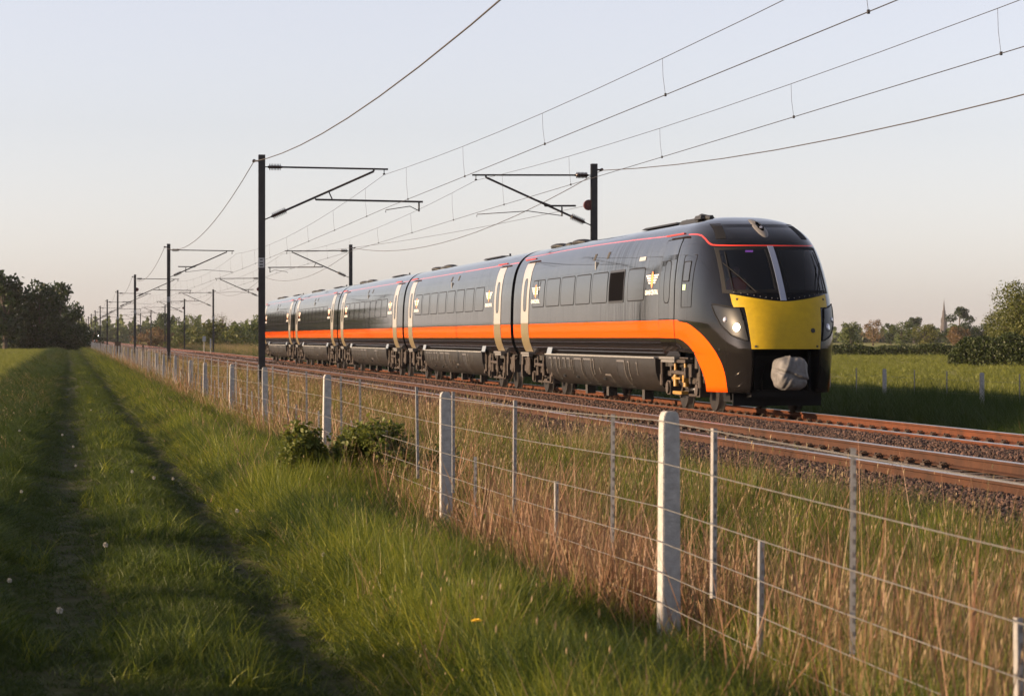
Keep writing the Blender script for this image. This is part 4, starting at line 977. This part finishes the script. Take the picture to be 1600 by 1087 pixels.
# hedges: a core volume of leaf sprays
def hedge(name, p0, p1, h, d, nl, leaf, mat, label, bumps=.15):
    r = np.random.default_rng(int(abs(p0[0]*7+p1[1]))); V = []; F = []
    p0, p1 = np.array(p0, float), np.array(p1, float); ax = p1-p0; L = np.linalg.norm(ax); ax /= L; nr = np.array([-ax[1], ax[0]])
    for k in range(nl):
        t = r.uniform(0, L); hh = h*(1+bumps*math.sin(t*.5)+bumps*.7*math.sin(t*1.3+1)+bumps*.4*math.sin(t*2.9)); endf = min(1, .45+min(t, L-t)/(h*1.2)); hh *= endf
        u = r.uniform(-1, 1); zt = hh*(1-.35*u*u); z = zt*math.sqrt(r.uniform(.0, 1.08)); o = u*d/2*endf
        p = np.array([*(p0+ax*t+nr*o), z]); a = r.normal(size=3); a /= np.linalg.norm(a); b_ = np.cross(a, r.normal(size=3)); b_ /= np.linalg.norm(b_); s = leaf*r.uniform(.6, 1.4)
        q = len(V); V += [p-a*s*.5, p+b_*s*.32, p+a*s*.55, p-b_*s*.32]; F.append((q, q+1, q+2, q+3))
    me = bpy.data.meshes.new(name); me.from_pydata([tuple(x) for x in V], [], F); me.materials.append(mat)
    mb = MB()
    root = empty(name, (0, 0, -.45 if p0[0] > 5 else 0), label, 'hedge'); link_mesh('foliage', me, root)
    for t in np.arange(.5, L, max(1.0, L/60)):
        c = p0+ax*t; mb.tube([(c[0], c[1], -.1), (c[0]+.1, c[1], h*.8)], [.04, .012], 5)
    mb.build('stem', M_bark, root); return root
hedge('hedge', PD(1486, 198), PD(1680, 192), 2.0, 2.4, 20000, .20, M_leaf_dark2, 'dense dark hedge at the right border below the willow')
hedge('hedge', PD(1260, 312), PD(1500, 306), 1.25, 2.0, 9000, .24, M_leaf_dark2, 'long low dark hedge across the far edge of the right field', .1)
hedge('hedge', (-9.0, -2), (-8.6, 27), 1.95, 1.6, 10000, .20, M_leaf_mid, 'unseen hedge left of the grassy path, added to shade it', .16)  # out of view; added and sized to shade the near path
# far woods as one mass
def woods(name, spans, label):
    r = np.random.default_rng(5); V = []; F = []
    for px0, px1, D, h, nl in spans:
        for k in range(nl):
            px = r.uniform(px0, px1); dd = D+r.uniform(-20, 20); X, Y = PD(px, dd)
            prof = h*(.70+.22*math.sin(px*.31+D)+.14*math.sin(px*.93+1)+.08*math.sin(px*2.3)); z = prof*r.uniform(0, 1.04); s = D*.0016*r.uniform(.6, 1.5)
            p = np.array([X, Y, z-.4]); a = r.normal(size=3); a /= np.linalg.norm(a); b_ = np.cross(a, r.normal(size=3)); b_ /= np.linalg.norm(b_)
            q = len(V); V += [p-a*s*.5, p+b_*s*.4, p+a*s*.5, p-b_*s*.4]; F.append((q, q+1, q+2, q+3))
    me = bpy.data.meshes.new(name); me.from_pydata([tuple(x) for x in V], [], F); me.materials.append(M_leaf_mid); tag(link_mesh(name, me), label, kind='stuff')
woods('far_woods', [(125, 330, 1250, 11, 7000), (60, 200, 1050, 9, 2500), (1290, 1620, 1100, 6, 6000), (320, 520, 1000, 8, 3000)], 'hazy line of woods along the horizon')
woods('far_woods', [(-1500, -280, 900, 8.2, 11000)], 'low woods along the horizon beyond the left field')

# ------------------------------------------------------------------ church, house, signals, cabinets
X, Y = PD(1475, 2400); ch = empty('church_spire', (X, Y, .5), 'tall pointed church spire rising above the trees on the right', 'church')
mb = MB(); mb.box((0, 0, 3.6), (7.8, 7.8, 7.4)); mb.box((0, 0, 7.4), (8.3, 8.3, .5)); mb.build('tower', M_church, ch)
def octa(mb, levels):
    mb.grid([[(r*math.cos(a), r*math.sin(a), z) for a in np.linspace(PI/8, 2*PI+PI/8, 8, endpoint=False)] for r, z in levels], 0, False, True)
mb = MB(); octa(mb, [(3.7, 7.6), (3.4, 11.0), (2.75, 14.0), (2.6, 19.0), (2.75, 19.1), (2.75, 19.5), (2.1, 19.7), (1.35, 26.0), (1.45, 26.1), (1.4, 26.4), (1.0, 26.6), (.45, 32.0), (.12, 35.4)]); mb.build('spire', M_church, ch)
mb = MB()
for sx in (-1, 1):
    for sy in (-1, 1): mb.box((sx*3.5, sy*3.5, 9.2), (.8, .8, 3), taper=.2)
mb.build('pinnacle', M_church, ch)
mb = MB()
for f in (-1, 1): mb.box((f*1.2, -3.93, 4.5), (1.2, .1, 3.0)); mb.box((-3.93, f*1.2, 4.5), (.1, 1.2, 3.0))
mb.box((.5, -2.55, 16.4), (.9, .5, 3.6)); mb.box((-2.55, .5, 16.4), (.5, .9, 3.6)); mb.box((0, -1.75, 22), (.6, .4, 1.4)); mb.build('belfry_opening', M_under, ch)
mb = MB(); mb.tube([(0, 0, 35.3), (0, 0, 37)], .06, 5); mb.box((0, 0, 36.5), (.6, .06, .06)); mb.build('weather_vane', M_steel, ch)
X, Y = PD(148, 620); hs_ = empty('brick_house', (X, Y, -.2), 'small orange brick gabled house far along the line beside the masts', 'house')
mb = MB(); mb.box((0, 0, 1.0), (1.35, 3, 2.0)); mb.add([(-.68, -1.5, 2.0), (.68, -1.5, 2.0), (0, -1.5, 3.1)], [(0, 1, 2)], 0); mb.build('wall', M_stone_b, hs_)
mb = MB(); 
for s in (-1, 1): mb.add([(0, -1.6, 3.15), (0, 1.6, 3.15), (s*.8, 1.6, 1.9), (s*.8, -1.6, 1.9), (0, -1.6, 3.25), (0, 1.6, 3.25), (s*.85, 1.6, 1.98), (s*.85, -1.6, 1.98)], [(0, 1, 2, 3), (4, 7, 6, 5), (0, 3, 7, 4), (1, 5, 6, 2), (3, 2, 6, 7)], 0)
mb.build('roof', M_slate, hs_)
mb = MB(); mb.box((0, -1.51, 1.2), (.4, .04, .6)); mb.build('window', M_white, hs_)
for px, D, h, lab in ((138.7, 470, 2.9, 'railway signal with a bright white lamp at the end of the line of masts'), (153, 520, 2.3, 'lower railway signal lamp showing white beside the orange house')):
    X, Y = PD(px, D); sg = empty('railway_signal', (X, Y, 0), lab, 'signal', 'far signals')
    mb = MB(); mb.tube([(0, 0, -.2), (0, 0, h+1.2)], .06, 6); mb.build('post', M_steel, sg)
    mb = MB(); mb.box((0, -.1, h+.3), (.42, .12, 1.1)); mb.build('signal_head', M_rubber, sg)
    mb = MB(); mb.disc((0, -.22, h-.12), (0, 1, 0), .155, .06, 14); mb.build('lamp', M_lit2, sg)
X, Y = 4.05, YP(4.05, 184); mb = MB(); mb.box((0, 0, .65), (.50, .45, 1.35)); mb.box((0, 0, 1.36), (.58, .52, .10)); mb.box((0, -.24, .7), (.4, .02, 1.1)); mb.box((.15, -.26, .75), (.03, .03, .12))
tag(mb.build('trackside_cabinet', M_wood, None, (X, Y, -.05)), 'dark trackside cabinet behind the fence at the foot of a far mast', 'cabinet')
X = 4.6; Y = YP(4.6, 223.5); mb = MB(); mb.box((0, 0, .65), (.10, .10, 1.4), taper=.9); mb.tube([(0, -.052, 1.1), (0, -.058, 1.1)], .02, 6)
tag(mb.build('timber_stake', M_wood, None, (X, Y, -.1)), 'brown timber stake standing in the grass left of the track', 'stake')
for px, D, lab in ((319, 260, 'small white sign on a thin post right of the line'), (329, 255, 'narrow white marker post close to the far mast')):
    X, Y = PD(px, D); o = empty('line_sign', (X, Y, -.35), lab, 'sign', 'white signs right of the line')
    mb = MB(); mb.tube([(0, 0, -.2), (0, 0, 2.0)], .035, 6); mb.build('post', M_galv, o); mb = MB(); mb.box((0, -.05, 1.95 if px < 325 else 1.5), (.32 if px < 325 else .14, .02, .5 if px < 325 else .9)); mb.build('panel', M_plate, o)

# ------------------------------------------------------------------ grass: clump prototypes and scatter
PCOL = {}
def proto(colname, k, blades, hmin, hmax, spread, width, mats, lean=.5, seed=0, curve=.5, head=0.):
    r = np.random.default_rng(seed+k*17); V = []; F = []; MI = []
    for b_ in range(blades):
        a = r.uniform(0, 2*PI); q = spread*math.sqrt(r.random()); bx, by = q*math.cos(a), q*math.sin(a); h = r.uniform(hmin, hmax)
        la = r.uniform(0, 2*PI); ln = h*lean*r.uniform(.2, 1.0); dx, dy = math.cos(la)*ln, math.sin(la)*ln
        wa = r.uniform(0, PI); wx, wy = math.cos(wa)*width/2*r.uniform(.5, 1.5), math.sin(wa)*width/2*r.uniform(.6, 1.3); i0 = len(V)
        mi = int(r.integers(len(mats)))
        for t in (0, .38, .72, 1.0):
            cz = h*(t-.18*curve*t*t*(ln/h)); px, py = bx+dx*t**(1+curve), by+dy*t**(1+curve); kk = (1-t**1.6)*1.0
            if t < 1: V += [(px-wx*kk, py-wy*kk, cz-.03), (px+wx*kk, py+wy*kk, cz-.03)]
            else: V += [(px, py, cz-.03)]
        F += [(i0, i0+1, i0+3, i0+2), (i0+2, i0+3, i0+5, i0+4), (i0+4, i0+5, i0+6)]; MI += [mi]*3
        if head and r.random() < head:
            p = np.array(V[-1]); s = .028*r.uniform(.6, 1.4); i1 = len(V); V += [tuple(p+np.array((0, 0, -s))), tuple(p+np.array((.004, .0, 0))), tuple(p+np.array((0, 0, s*.8))), tuple(p+np.array((-.004, .003, 0)))]; F.append((i1, i1+1, i1+2, i1+3)); MI.append(mi)
    me = bpy.data.meshes.new(colname); me.from_pydata(V, [], F)
    for m in mats: me.materials.append(m)
    me.polygons.foreach_set('material_index', MI)
    o = bpy.data.objects.new(f'{colname}_{k:02d}', me)
    if colname not in PCOL: PCOL[colname] = bpy.data.collections.new(colname)
    PCOL[colname].objects.link(o)
# one collection, indices by kind
C = 'grass_clump'
for k in range(4): proto(C, k, 26, .05, .13, .07, .0055, [M_turf, M_grass_d], .8, 100)                 # 0-3 short turf
for k in range(4, 8): proto(C, k, 28, .18, .46, .08, .0075, [M_lush, M_grass], .75, 200, .7)             # 4-7 lush
for k in range(8, 11): proto(C, k, 24, .20, .42, .08, .0060, [M_grass, M_grass_d], .8, 300, .7)          # 8-10 green
for k in range(11, 14): proto(C, k, 16, .35, .70, .10, .0042, [M_straw, M_grass, M_straw], .45, 400, .6, .5)  # 11-13 straw seed grass
for k in range(14, 18): proto(C, k, 8, .30, .92, .12, .0085, [M_brown, M_brown, M_brown, M_straw], .42, 500, .25)     # 14-17 brown stalks
for k in range(24, 27): proto(C, k, 9, .14, .30, .07, .036, [M_lush, M_grass], .9, 900, .9)
for k in range(21, 24): proto(C, k, 26, .25, .52, .09, .0065, [M_grass_d], .8, 700, .7)
for k in range(18, 21): proto(C, k, 22, .12, .22, .10, .0085, [M_crop], .5, 600, .6)                      # 18-20 crop
def gn_scatter(name, P, R, SC, IDX, colname, label):
    me = bpy.data.meshes.new(name); n_ = len(P); me.vertices.add(n_); me.vertices.foreach_set('co', np.asarray(P, np.float32).ravel())
    for nm, tp, arr, key in (('rot', 'FLOAT_VECTOR', R, 'vector'), ('scl', 'FLOAT_VECTOR', SC, 'vector'), ('idx', 'INT', IDX, 'value')):
        at = me.attributes.new(nm, tp, 'POINT'); at.data.foreach_set(key, np.asarray(arr, np.int32 if tp == 'INT' else np.float32).ravel())
    o = link_mesh(name, me); tag(o, label, kind='stuff')
    ng = bpy.data.node_groups.new(name+'_nodes', 'GeometryNodeTree'); ng.interface.new_socket('Geometry', in_out='INPUT', socket_type='NodeSocketGeometry'); ng.interface.new_socket('Geometry', in_out='OUTPUT', socket_type='NodeSocketGeometry')
    N = ng.nodes; Lk = ng.links; gi = N.new('NodeGroupInput'); go = N.new('NodeGroupOutput'); ip = N.new('GeometryNodeInstanceOnPoints'); ci = N.new('GeometryNodeCollectionInfo')
    ci.inputs['Collection'].default_value = PCOL[colname]; ci.inputs['Separate Children'].default_value = True; ci.inputs['Reset Children'].default_value = True
    def na(nm, t): q = N.new('GeometryNodeInputNamedAttribute'); q.data_type = t; q.inputs['Name'].default_value = nm; return q.outputs['Attribute']
    Lk.new(gi.outputs[0], ip.inputs['Points']); Lk.new(ci.outputs[0], ip.inputs['Instance']); ip.inputs['Pick Instance'].default_value = True
    Lk.new(na('idx', 'INT'), ip.inputs['Instance Index']); Lk.new(na('rot', 'FLOAT_VECTOR'), ip.inputs['Rotation']); Lk.new(na('scl', 'FLOAT_VECTOR'), ip.inputs['Scale']); Lk.new(ip.outputs[0], go.inputs[0])
    md = o.modifiers.new('scatter', 'NODES'); md.node_group = ng; return o
def sample(xa, xb, ya, yb, dens):
    n_ = int((xb-xa)*(yb-ya)*dens)
    X = RNG.uniform(xa, xb, n_); Y = RNG.uniform(ya, yb, n_); Z = gz(X, Y)
    px, py, D = screen(X, Y, Z+.3); mg = 1.3*FPX/D
    k = (px > -60-mg) & (px < 1660+mg) & (py < 1140+mg*.5) & (D > 7)
    return X[k], Y[k], Z[k]
def nz2(X, Y, s, ph=0.):
    return .5+.25*(np.sin(X*s*1.3+ph+1.7*np.sin(Y*s*.7+ph))+np.sin(Y*s+2.1*ph+1.3*np.sin(X*s*1.1)))
BANDS = [(8.5, 18, 300, 1.0), (18, 30, 170, 1.15), (30, 50, 80, 1.45), (50, 90, 34, 1.9), (90, 160, 14, 2.6), (160, 420, 4.5, 3.8)]
def lay(name, xa, xb, rule, mult=1.0, label='', bands=BANDS):
    PP, RR, SS, II = [], [], [], []
    for ya, yb, dn, ws in bands:
        X, Y, Z = sample(xa, xb, ya, yb, dn*mult)
        if not len(X): continue
        keep, idx, sh = rule(X, Y)
        X, Y, Z, idx, sh = X[keep], Y[keep], Z[keep], idx[keep], sh[keep]; n_ = len(X)
        PP.append(np.stack([X, Y, Z], 1)); wnd = .16+.16*nz2(X, Y, 1.1, 4.); ph = RNG.uniform(-3.14, 3.14, n_); kk = np.where((idx >= 11) & (idx < 18), .45, 1.0); wx, wy = RNG.normal(-.04, .11, n_)*kk, (wnd+RNG.normal(0, .11, n_))*kk; RR.append(np.stack([wx*np.cos(ph)+wy*np.sin(ph), -wx*np.sin(ph)+wy*np.cos(ph), ph], 1))
        tuft = .5*nz2(X, Y, 3.1, .7)+.5*nz2(X, Y, 6.7, 1.9); sh = sh*(.62+.72*tuft); s = RNG.uniform(.7, 1.3, n_); SS.append(np.stack([s*ws, s*ws, s*sh], 1)); II.append(idx)
    P = np.concatenate(PP); print(name, len(P))
    gn_scatter(name, P, np.concatenate(RR), np.concatenate(SS), np.concatenate(II), C, label)
def pick(opts, n_): return np.array(opts)[RNG.integers(0, len(opts), n_)]
def rule_path(X, Y):                              # worn two-rut path and its left verge
    n_ = len(X); rutL = np.exp(-((X-.03)/.26)**2); rutR = np.exp(-((X-1.33)/.20)**2); verge = np.clip((-.45-X)/.5, 0, 1)
    idx = np.where(verge > RNG.random(n_), np.where(RNG.random(n_) < .02*np.clip((Y-20)/40, 0, 1), 11, pick([8, 9, 10, 21, 22, 23], n_)), pick([0, 1, 2, 3], n_))
    nn = nz2(X, Y, 1.4); idx = np.where((verge < .3) & (nn > .76) & (RNG.random(n_) < .10), pick([8, 9, 10, 5], n_), idx)
    sh = np.where(idx < 4, .50+.26*nn, .30+.30*nn); keep = RNG.random(n_) > .30*np.maximum(rutL, rutR)
    sh = sh*(1-.62*np.maximum(rutL, rutR)); return keep, idx, sh
def rule_bank(X, Y):                              # long grass between path and fence
    n_ = len(X); t = np.clip((X-1.5)/.5, .25, 1); nn = nz2(X, Y, .9, 1.); n3 = nz2(X, Y, 2.3, 2.); idx = np.where(.5*nn+.5*n3+RNG.normal(0, .08, n_) > .46, pick([4, 5, 6, 7, 4, 5, 8], n_), pick([8, 9, 10, 21, 22, 23, 6], n_))
    nearf = np.clip((X-2.75)/.4, 0, 1); patch = np.exp(-((Y-18.0)/4.5)**2); br = RNG.random(n_) < nearf*(.04+.55*patch); idx = np.where(br, pick([14, 15, 16, 17, 14], n_), idx)
    idx = np.where(RNG.random(n_) < .03*(n3 > .5), pick([11, 12, 13, 12, 16], n_), idx)
    far = np.clip((Y-35)/50, 0, 1); idx = np.where(RNG.random(n_) < far*nearf*.38, pick([11, 12, 14], n_), idx)
    idx = np.where(RNG.random(n_) < .035, pick([24, 25, 26], n_), idx); ft = foot(X, Y); idx = np.where((ft > .4) & (idx > 10) & (idx < 18), 9, idx)
    return np.ones(n_, bool), idx, (1-.62*ft)*t*(.58+.42*nn)*(1-.25*np.clip((X-2.6)/.5, 0, 1))*np.where(Y > 40, .85, 1.0)
def foot(X, Y):
    return np.maximum.reduce([np.exp(-(((X-2.95)/.55)**2+((Y-y0_)/1.6)**2)**2) for y0_ in (13.0, 21.6)])
def rule_cess(X, Y):                              # between fence and ballast: dry stalks by the fence, mixed grass further in
    n_ = len(X); d = X-3.0; nn = nz2(X, Y, .6, .4); farf = np.clip((Y-28)/30, 0, 1)
    patch = np.where(Y < 12.5, .34*(nz2(X, Y, 1.7, 6.1) > .48), np.where(Y < 23, .70, .16)); pb = np.clip(1.05-d/1.15, 0, 1)*patch*(1-.45*farf)*np.clip(.4+1.1*nz2(X, Y, .9, 3.1), .3, 1)
    ps = .10+.12*(nn > .6)+.34*farf*(.4+nn)
    idx = np.where(RNG.random(n_) < pb, pick([14, 15, 16, 17], n_), np.where(RNG.random(n_) < ps, pick([11, 12, 13, 16], n_), pick([4, 6, 8, 9, 10, 7, 5, 4, 5, 25, 21], n_)))
    ft = foot(X, Y); idx = np.where((ft > .45) & (idx > 10) & (idx < 18) & (RNG.random(n_) < .85), pick([8, 9, 2], n_), idx)
    sh = (1-.55*ft)*np.where(idx >= 14, .95, np.where(idx >= 11, .78, .95))*(.75+.45*nn); keep = (X < 7.45+.22*np.sin(Y*.9)+.15*np.sin(Y*2.3)) & ((idx >= 11) | (RNG.random(n_) < .9))
    sh = sh*(1+.22*np.clip((X-5.2)/1.2, 0, 1)*np.clip((8.1-X)/.8, .3, 1)); return keep, idx, sh
def rule_far(X, Y):
    n_ = len(X); nn = nz2(X, Y, .5, 5.); idx = np.where(RNG.random(n_) < np.where(Y > 150, .45, 0), pick([11, 12, 13], n_), pick([21, 22, 23], n_)); return X > 16.3+.3*np.sin(Y), idx, (1.2+.8*nn)*np.clip((X-15.6)/2, .5, 1)
def rule_crop(X, Y):
    n_ = len(X); return np.ones(n_, bool), pick([18, 19, 20], n_), .8+.5*nz2(X, Y, .3)
lay('path_grass', -2.4, 1.75, rule_path, 1.0, 'short worn grass on the two-rut path')
lay('bank_grass', 1.5, 3.3, rule_bank, 1.0, 'long sunlit grass between the path and the fence')
lay('trackside_grass', 3.0, 7.95, rule_cess, .75, 'dry brown stalks and mixed grass between fence and ballast')
lay('embankment_grass', 16.2, 24.2, rule_far, .9, 'long shaded grass on the bank right of the train', [(38, 60, 26, 1.7), (60, 100, 18, 2.2), (100, 180, 8, 3.0), (180, 420, 3, 4.2)])
lay('crop', -16, -2.3, rule_crop, 1.0, 'young green crop in the left field', [(70, 140, 14, 2.2), (140, 250, 6, 3.0), (250, 375, 3, 4)])
lay('crop', 24.2, 120, rule_crop, 1.0, 'young green crop in the right field', [(55, 110, 3.2, 2.6), (110, 200, 1.6, 3.6), (200, 320, .8, 5)])

# ballast stones
for k in range(5):
    bm = bmesh.new(); bmesh.ops.create_icosphere(bm, subdivisions=1, radius=.5); r = np.random.default_rng(k+50)
    for v in bm.verts: v.co = v.co*r.uniform(.65, 1.15); v.co.z *= .75
    me = bpy.data.meshes.new('stone'); bm.to_mesh(me); bm.free()
    o = bpy.data.objects.new(f'stone_{k}', me)
    if 'stone' not in PCOL:
        PCOL['stone'] = bpy.data.collections.new('stone')
        M_stone = bpy.data.materials.new('stone'); n, l = nodes(M_stone); b = bsdf(M_stone); oi = n.new('ShaderNodeObjectInfo'); rp = n.new('ShaderNodeValToRGB')
        cr = rp.color_ramp; cr.elements[0].color = (.018, .011, .008, 1); cr.elements[1].color = (.125, .070, .052, 1); e = cr.elements.new(.5); e.color = (.048, .024, .016, 1); e = cr.elements.new(.85); e.color = (.085, .046, .033, 1)
        l.new(oi.outputs['Random'], rp.inputs[0]); l.new(rp.outputs[0], b.inputs['Base Color']); b.inputs['Roughness'].default_value = .9
    me.materials.append(M_stone); PCOL['stone'].objects.link(o)
PP, SS = [], []
for ya, yb, dn, sz in ((15, 24, 360, .05), (24, 50, 330, .055), (50, 80, 170, .065), (80, 140, 60, .09), (140, 260, 14, .14)):
    n_ = int((15.8-7.1)*(yb-ya)*dn); X = RNG.uniform(7.1, 15.8, n_); Y = RNG.uniform(ya, yb, n_); Z = bz(X)+.01
    on = np.zeros(n_, bool)
    for t in (T1, T2):
        for s in (-1, 1): on |= abs(X-(t+s*HG)) < .085
    slp = ((Y-12.3) % .65); onsl = ((slp < .13) | (slp > .52)) & ((abs(X-T1) < 1.25) | (abs(X-T2) < 1.25)); px, py, D = screen(X, Y, Z)
    k = ~on & ~(onsl & (RNG.random(n_) < .75)) & (px < 1660) & (px > 250); X, Y, Z = X[k], Y[k], Z[k]; Z = Z+np.where(abs(X-T1) < 1.25, -.005, 0)
    PP.append(np.stack([X, Y, Z], 1)); s = sz*RNG.uniform(.6, 1.35, len(X)); SS.append(np.stack([s, s, s], 1))
P = np.concatenate(PP); print('stones', len(P))
gn_scatter('ballast_gravel', P, RNG.uniform(0, 6.28, (len(P), 3)), np.concatenate(SS), RNG.integers(0, 5, len(P)), 'stone', 'rust stained ballast stones between and beside the rails')

# ------------------------------------------------------------------ bramble, dandelions
def bramble(X, Y, w_, h, nl, label, seed):
    r = np.random.default_rng(seed); V = []; F = []; root = empty('bramble_bush', (X, Y, float(gz([X], [Y])[0])), label, 'bush', 'bramble bushes'); st = MB()
    for k in range(26):
        a = r.uniform(0, 2*PI); q = w_*r.uniform(.3, 1); top = h*r.uniform(.5, 1); e = Vector((q*math.cos(a), q*math.sin(a), top*r.uniform(.2, .7))); c = Vector((q*.45*math.cos(a), q*.45*math.sin(a), top))
        path = [Vector((0, 0, 0)).lerp(c, t).lerp(c.lerp(e, t), t) for t in np.linspace(0, 1, 9)]; st.tube(path, .006, 4)
        for j in range(nl//26):
            t = r.uniform(.15, 1); p = np.array(Vector((0, 0, 0)).lerp(c, t).lerp(c.lerp(e, t), t))+r.normal(0, .055, 3); p[2] = max(.02, p[2])
            u = r.normal(size=3); u[2] *= .6; u /= np.linalg.norm(u); v = np.cross(u, np.array([0, 0, 1])+.6*r.normal(size=3)); v /= np.linalg.norm(v); s = r.uniform(.028, .055); nn = np.cross(u, v)
            i0 = len(V); V += [p-u*s*.6, p-u*s*.1+v*s*.42+nn*s*.1, p+u*s*.35+v*s*.3, p+u*s*.7, p+u*s*.35-v*s*.3, p-u*s*.1-v*s*.42+nn*s*.1]; F += [(i0, i0+1, i0+2, i0+3), (i0, i0+3, i0+4, i0+5)]
    me = bpy.data.meshes.new('foliage'); me.from_pydata([tuple(x) for x in V], [], F); me.materials.append(M_bramble); link_mesh('foliage', me, root); st.build('stem', M_bark, root)
bramble(2.68, 27.3, .95, 1.0, 12000, 'leafy green bramble bush sprawling round the third fence post', 3)
bramble(3.6, 27.0, .65, .75, 3000, 'smaller bramble bush inside the fence by the short dropper', 4)
hd = MB(); 
for k in range(70):
    d = Vector(np.random.default_rng(k).normal(size=3)).normalized(); hd.tube([d*.004, d*.024], [.0009, .0035], 3, 0, False)
HDM = hd.mesh('seed_head', M_clock); sm_ = MB(); sm_.tube([(0, 0, 0), (.01, 0, .12), (.005, .01, .22)], .0022, 4); STM = sm_.mesh('stem', M_grass)
clk = [(33, 765), (97, 672), (114, 690), (118, 720), (240, 748), (206, 740), (164, 848), (370, 795), (14, 890), (92, 938), (142, 640), (270, 735), (30, 680), (505, 872)]
whr = ['left edge beside the near verge', 'left rut halfway down the path', 'left rut just beyond the middle', 'left rut past the halfway seed head', 'middle of the path on a tall stem', 'path middle left of the tall one', 'worn strip in the shade', 'shaded bank foot at the path right',
       'left photo border in deep shade', 'left rut near the bottom', 'far part of the path', 'path middle beside the tall one', 'far left verge', 'shaded lower bank']
for (px, py), wv in zip(clk, whr):
    D = 1.55*FPX/(py-527.5); X, Y = PD(px, D); z = float(gz([X], [Y])[0]); o = empty('dandelion_clock', (X, Y, z-.02), f'white dandelion seed head, {wv}', 'dandelion', 'white dandelion seed heads on the path')
    link_mesh('stem', STM, o); link_mesh('seed_head', HDM, o, (.005, .01, .23)); o.scale = [random.uniform(.62, .85)]*3
D = 1.5*FPX/(1022-527.5); X, Y = PD(745, D); o = empty('dandelion', (X, Y, float(gz([X], [Y])[0])), 'single yellow dandelion flower in the long grass', 'dandelion')
f = MB()
for k in range(34): a = k*2.4; q = .006+.016*(k/34); f.tube([(q*.4*math.cos(a), q*.4*math.sin(a), 0), (q*1.5*math.cos(a), q*1.5*math.sin(a), .012*(1-k/40))], [.002, .003], 3)
f.build('flower', M_petal, o, (.0, .0, .30)); s_ = MB(); s_.tube([(0, 0, 0), (.01, 0, .16), (0, 0, .30)], .003, 4); s_.build('stem', M_grass, o)

# ------------------------------------------------------------------ haze: one closed box of even air
mb = MB(); mb.box((400, 3520, 22), (9400, 7120, 48))
M_haze = bpy.data.materials.new('haze_air'); n, l = nodes(M_haze); n.clear(); o_ = n.new('ShaderNodeOutputMaterial'); pv = n.new('ShaderNodeVolumePrincipled')
pv.inputs['Color'].default_value = (.86, .85, .88, 1); pv.inputs['Density'].default_value = .000055; pv.inputs['Anisotropy'].default_value = .2; l.new(pv.outputs[0], o_.inputs['Volume'])
tag(mb.build('haze', M_haze), kind='stuff')
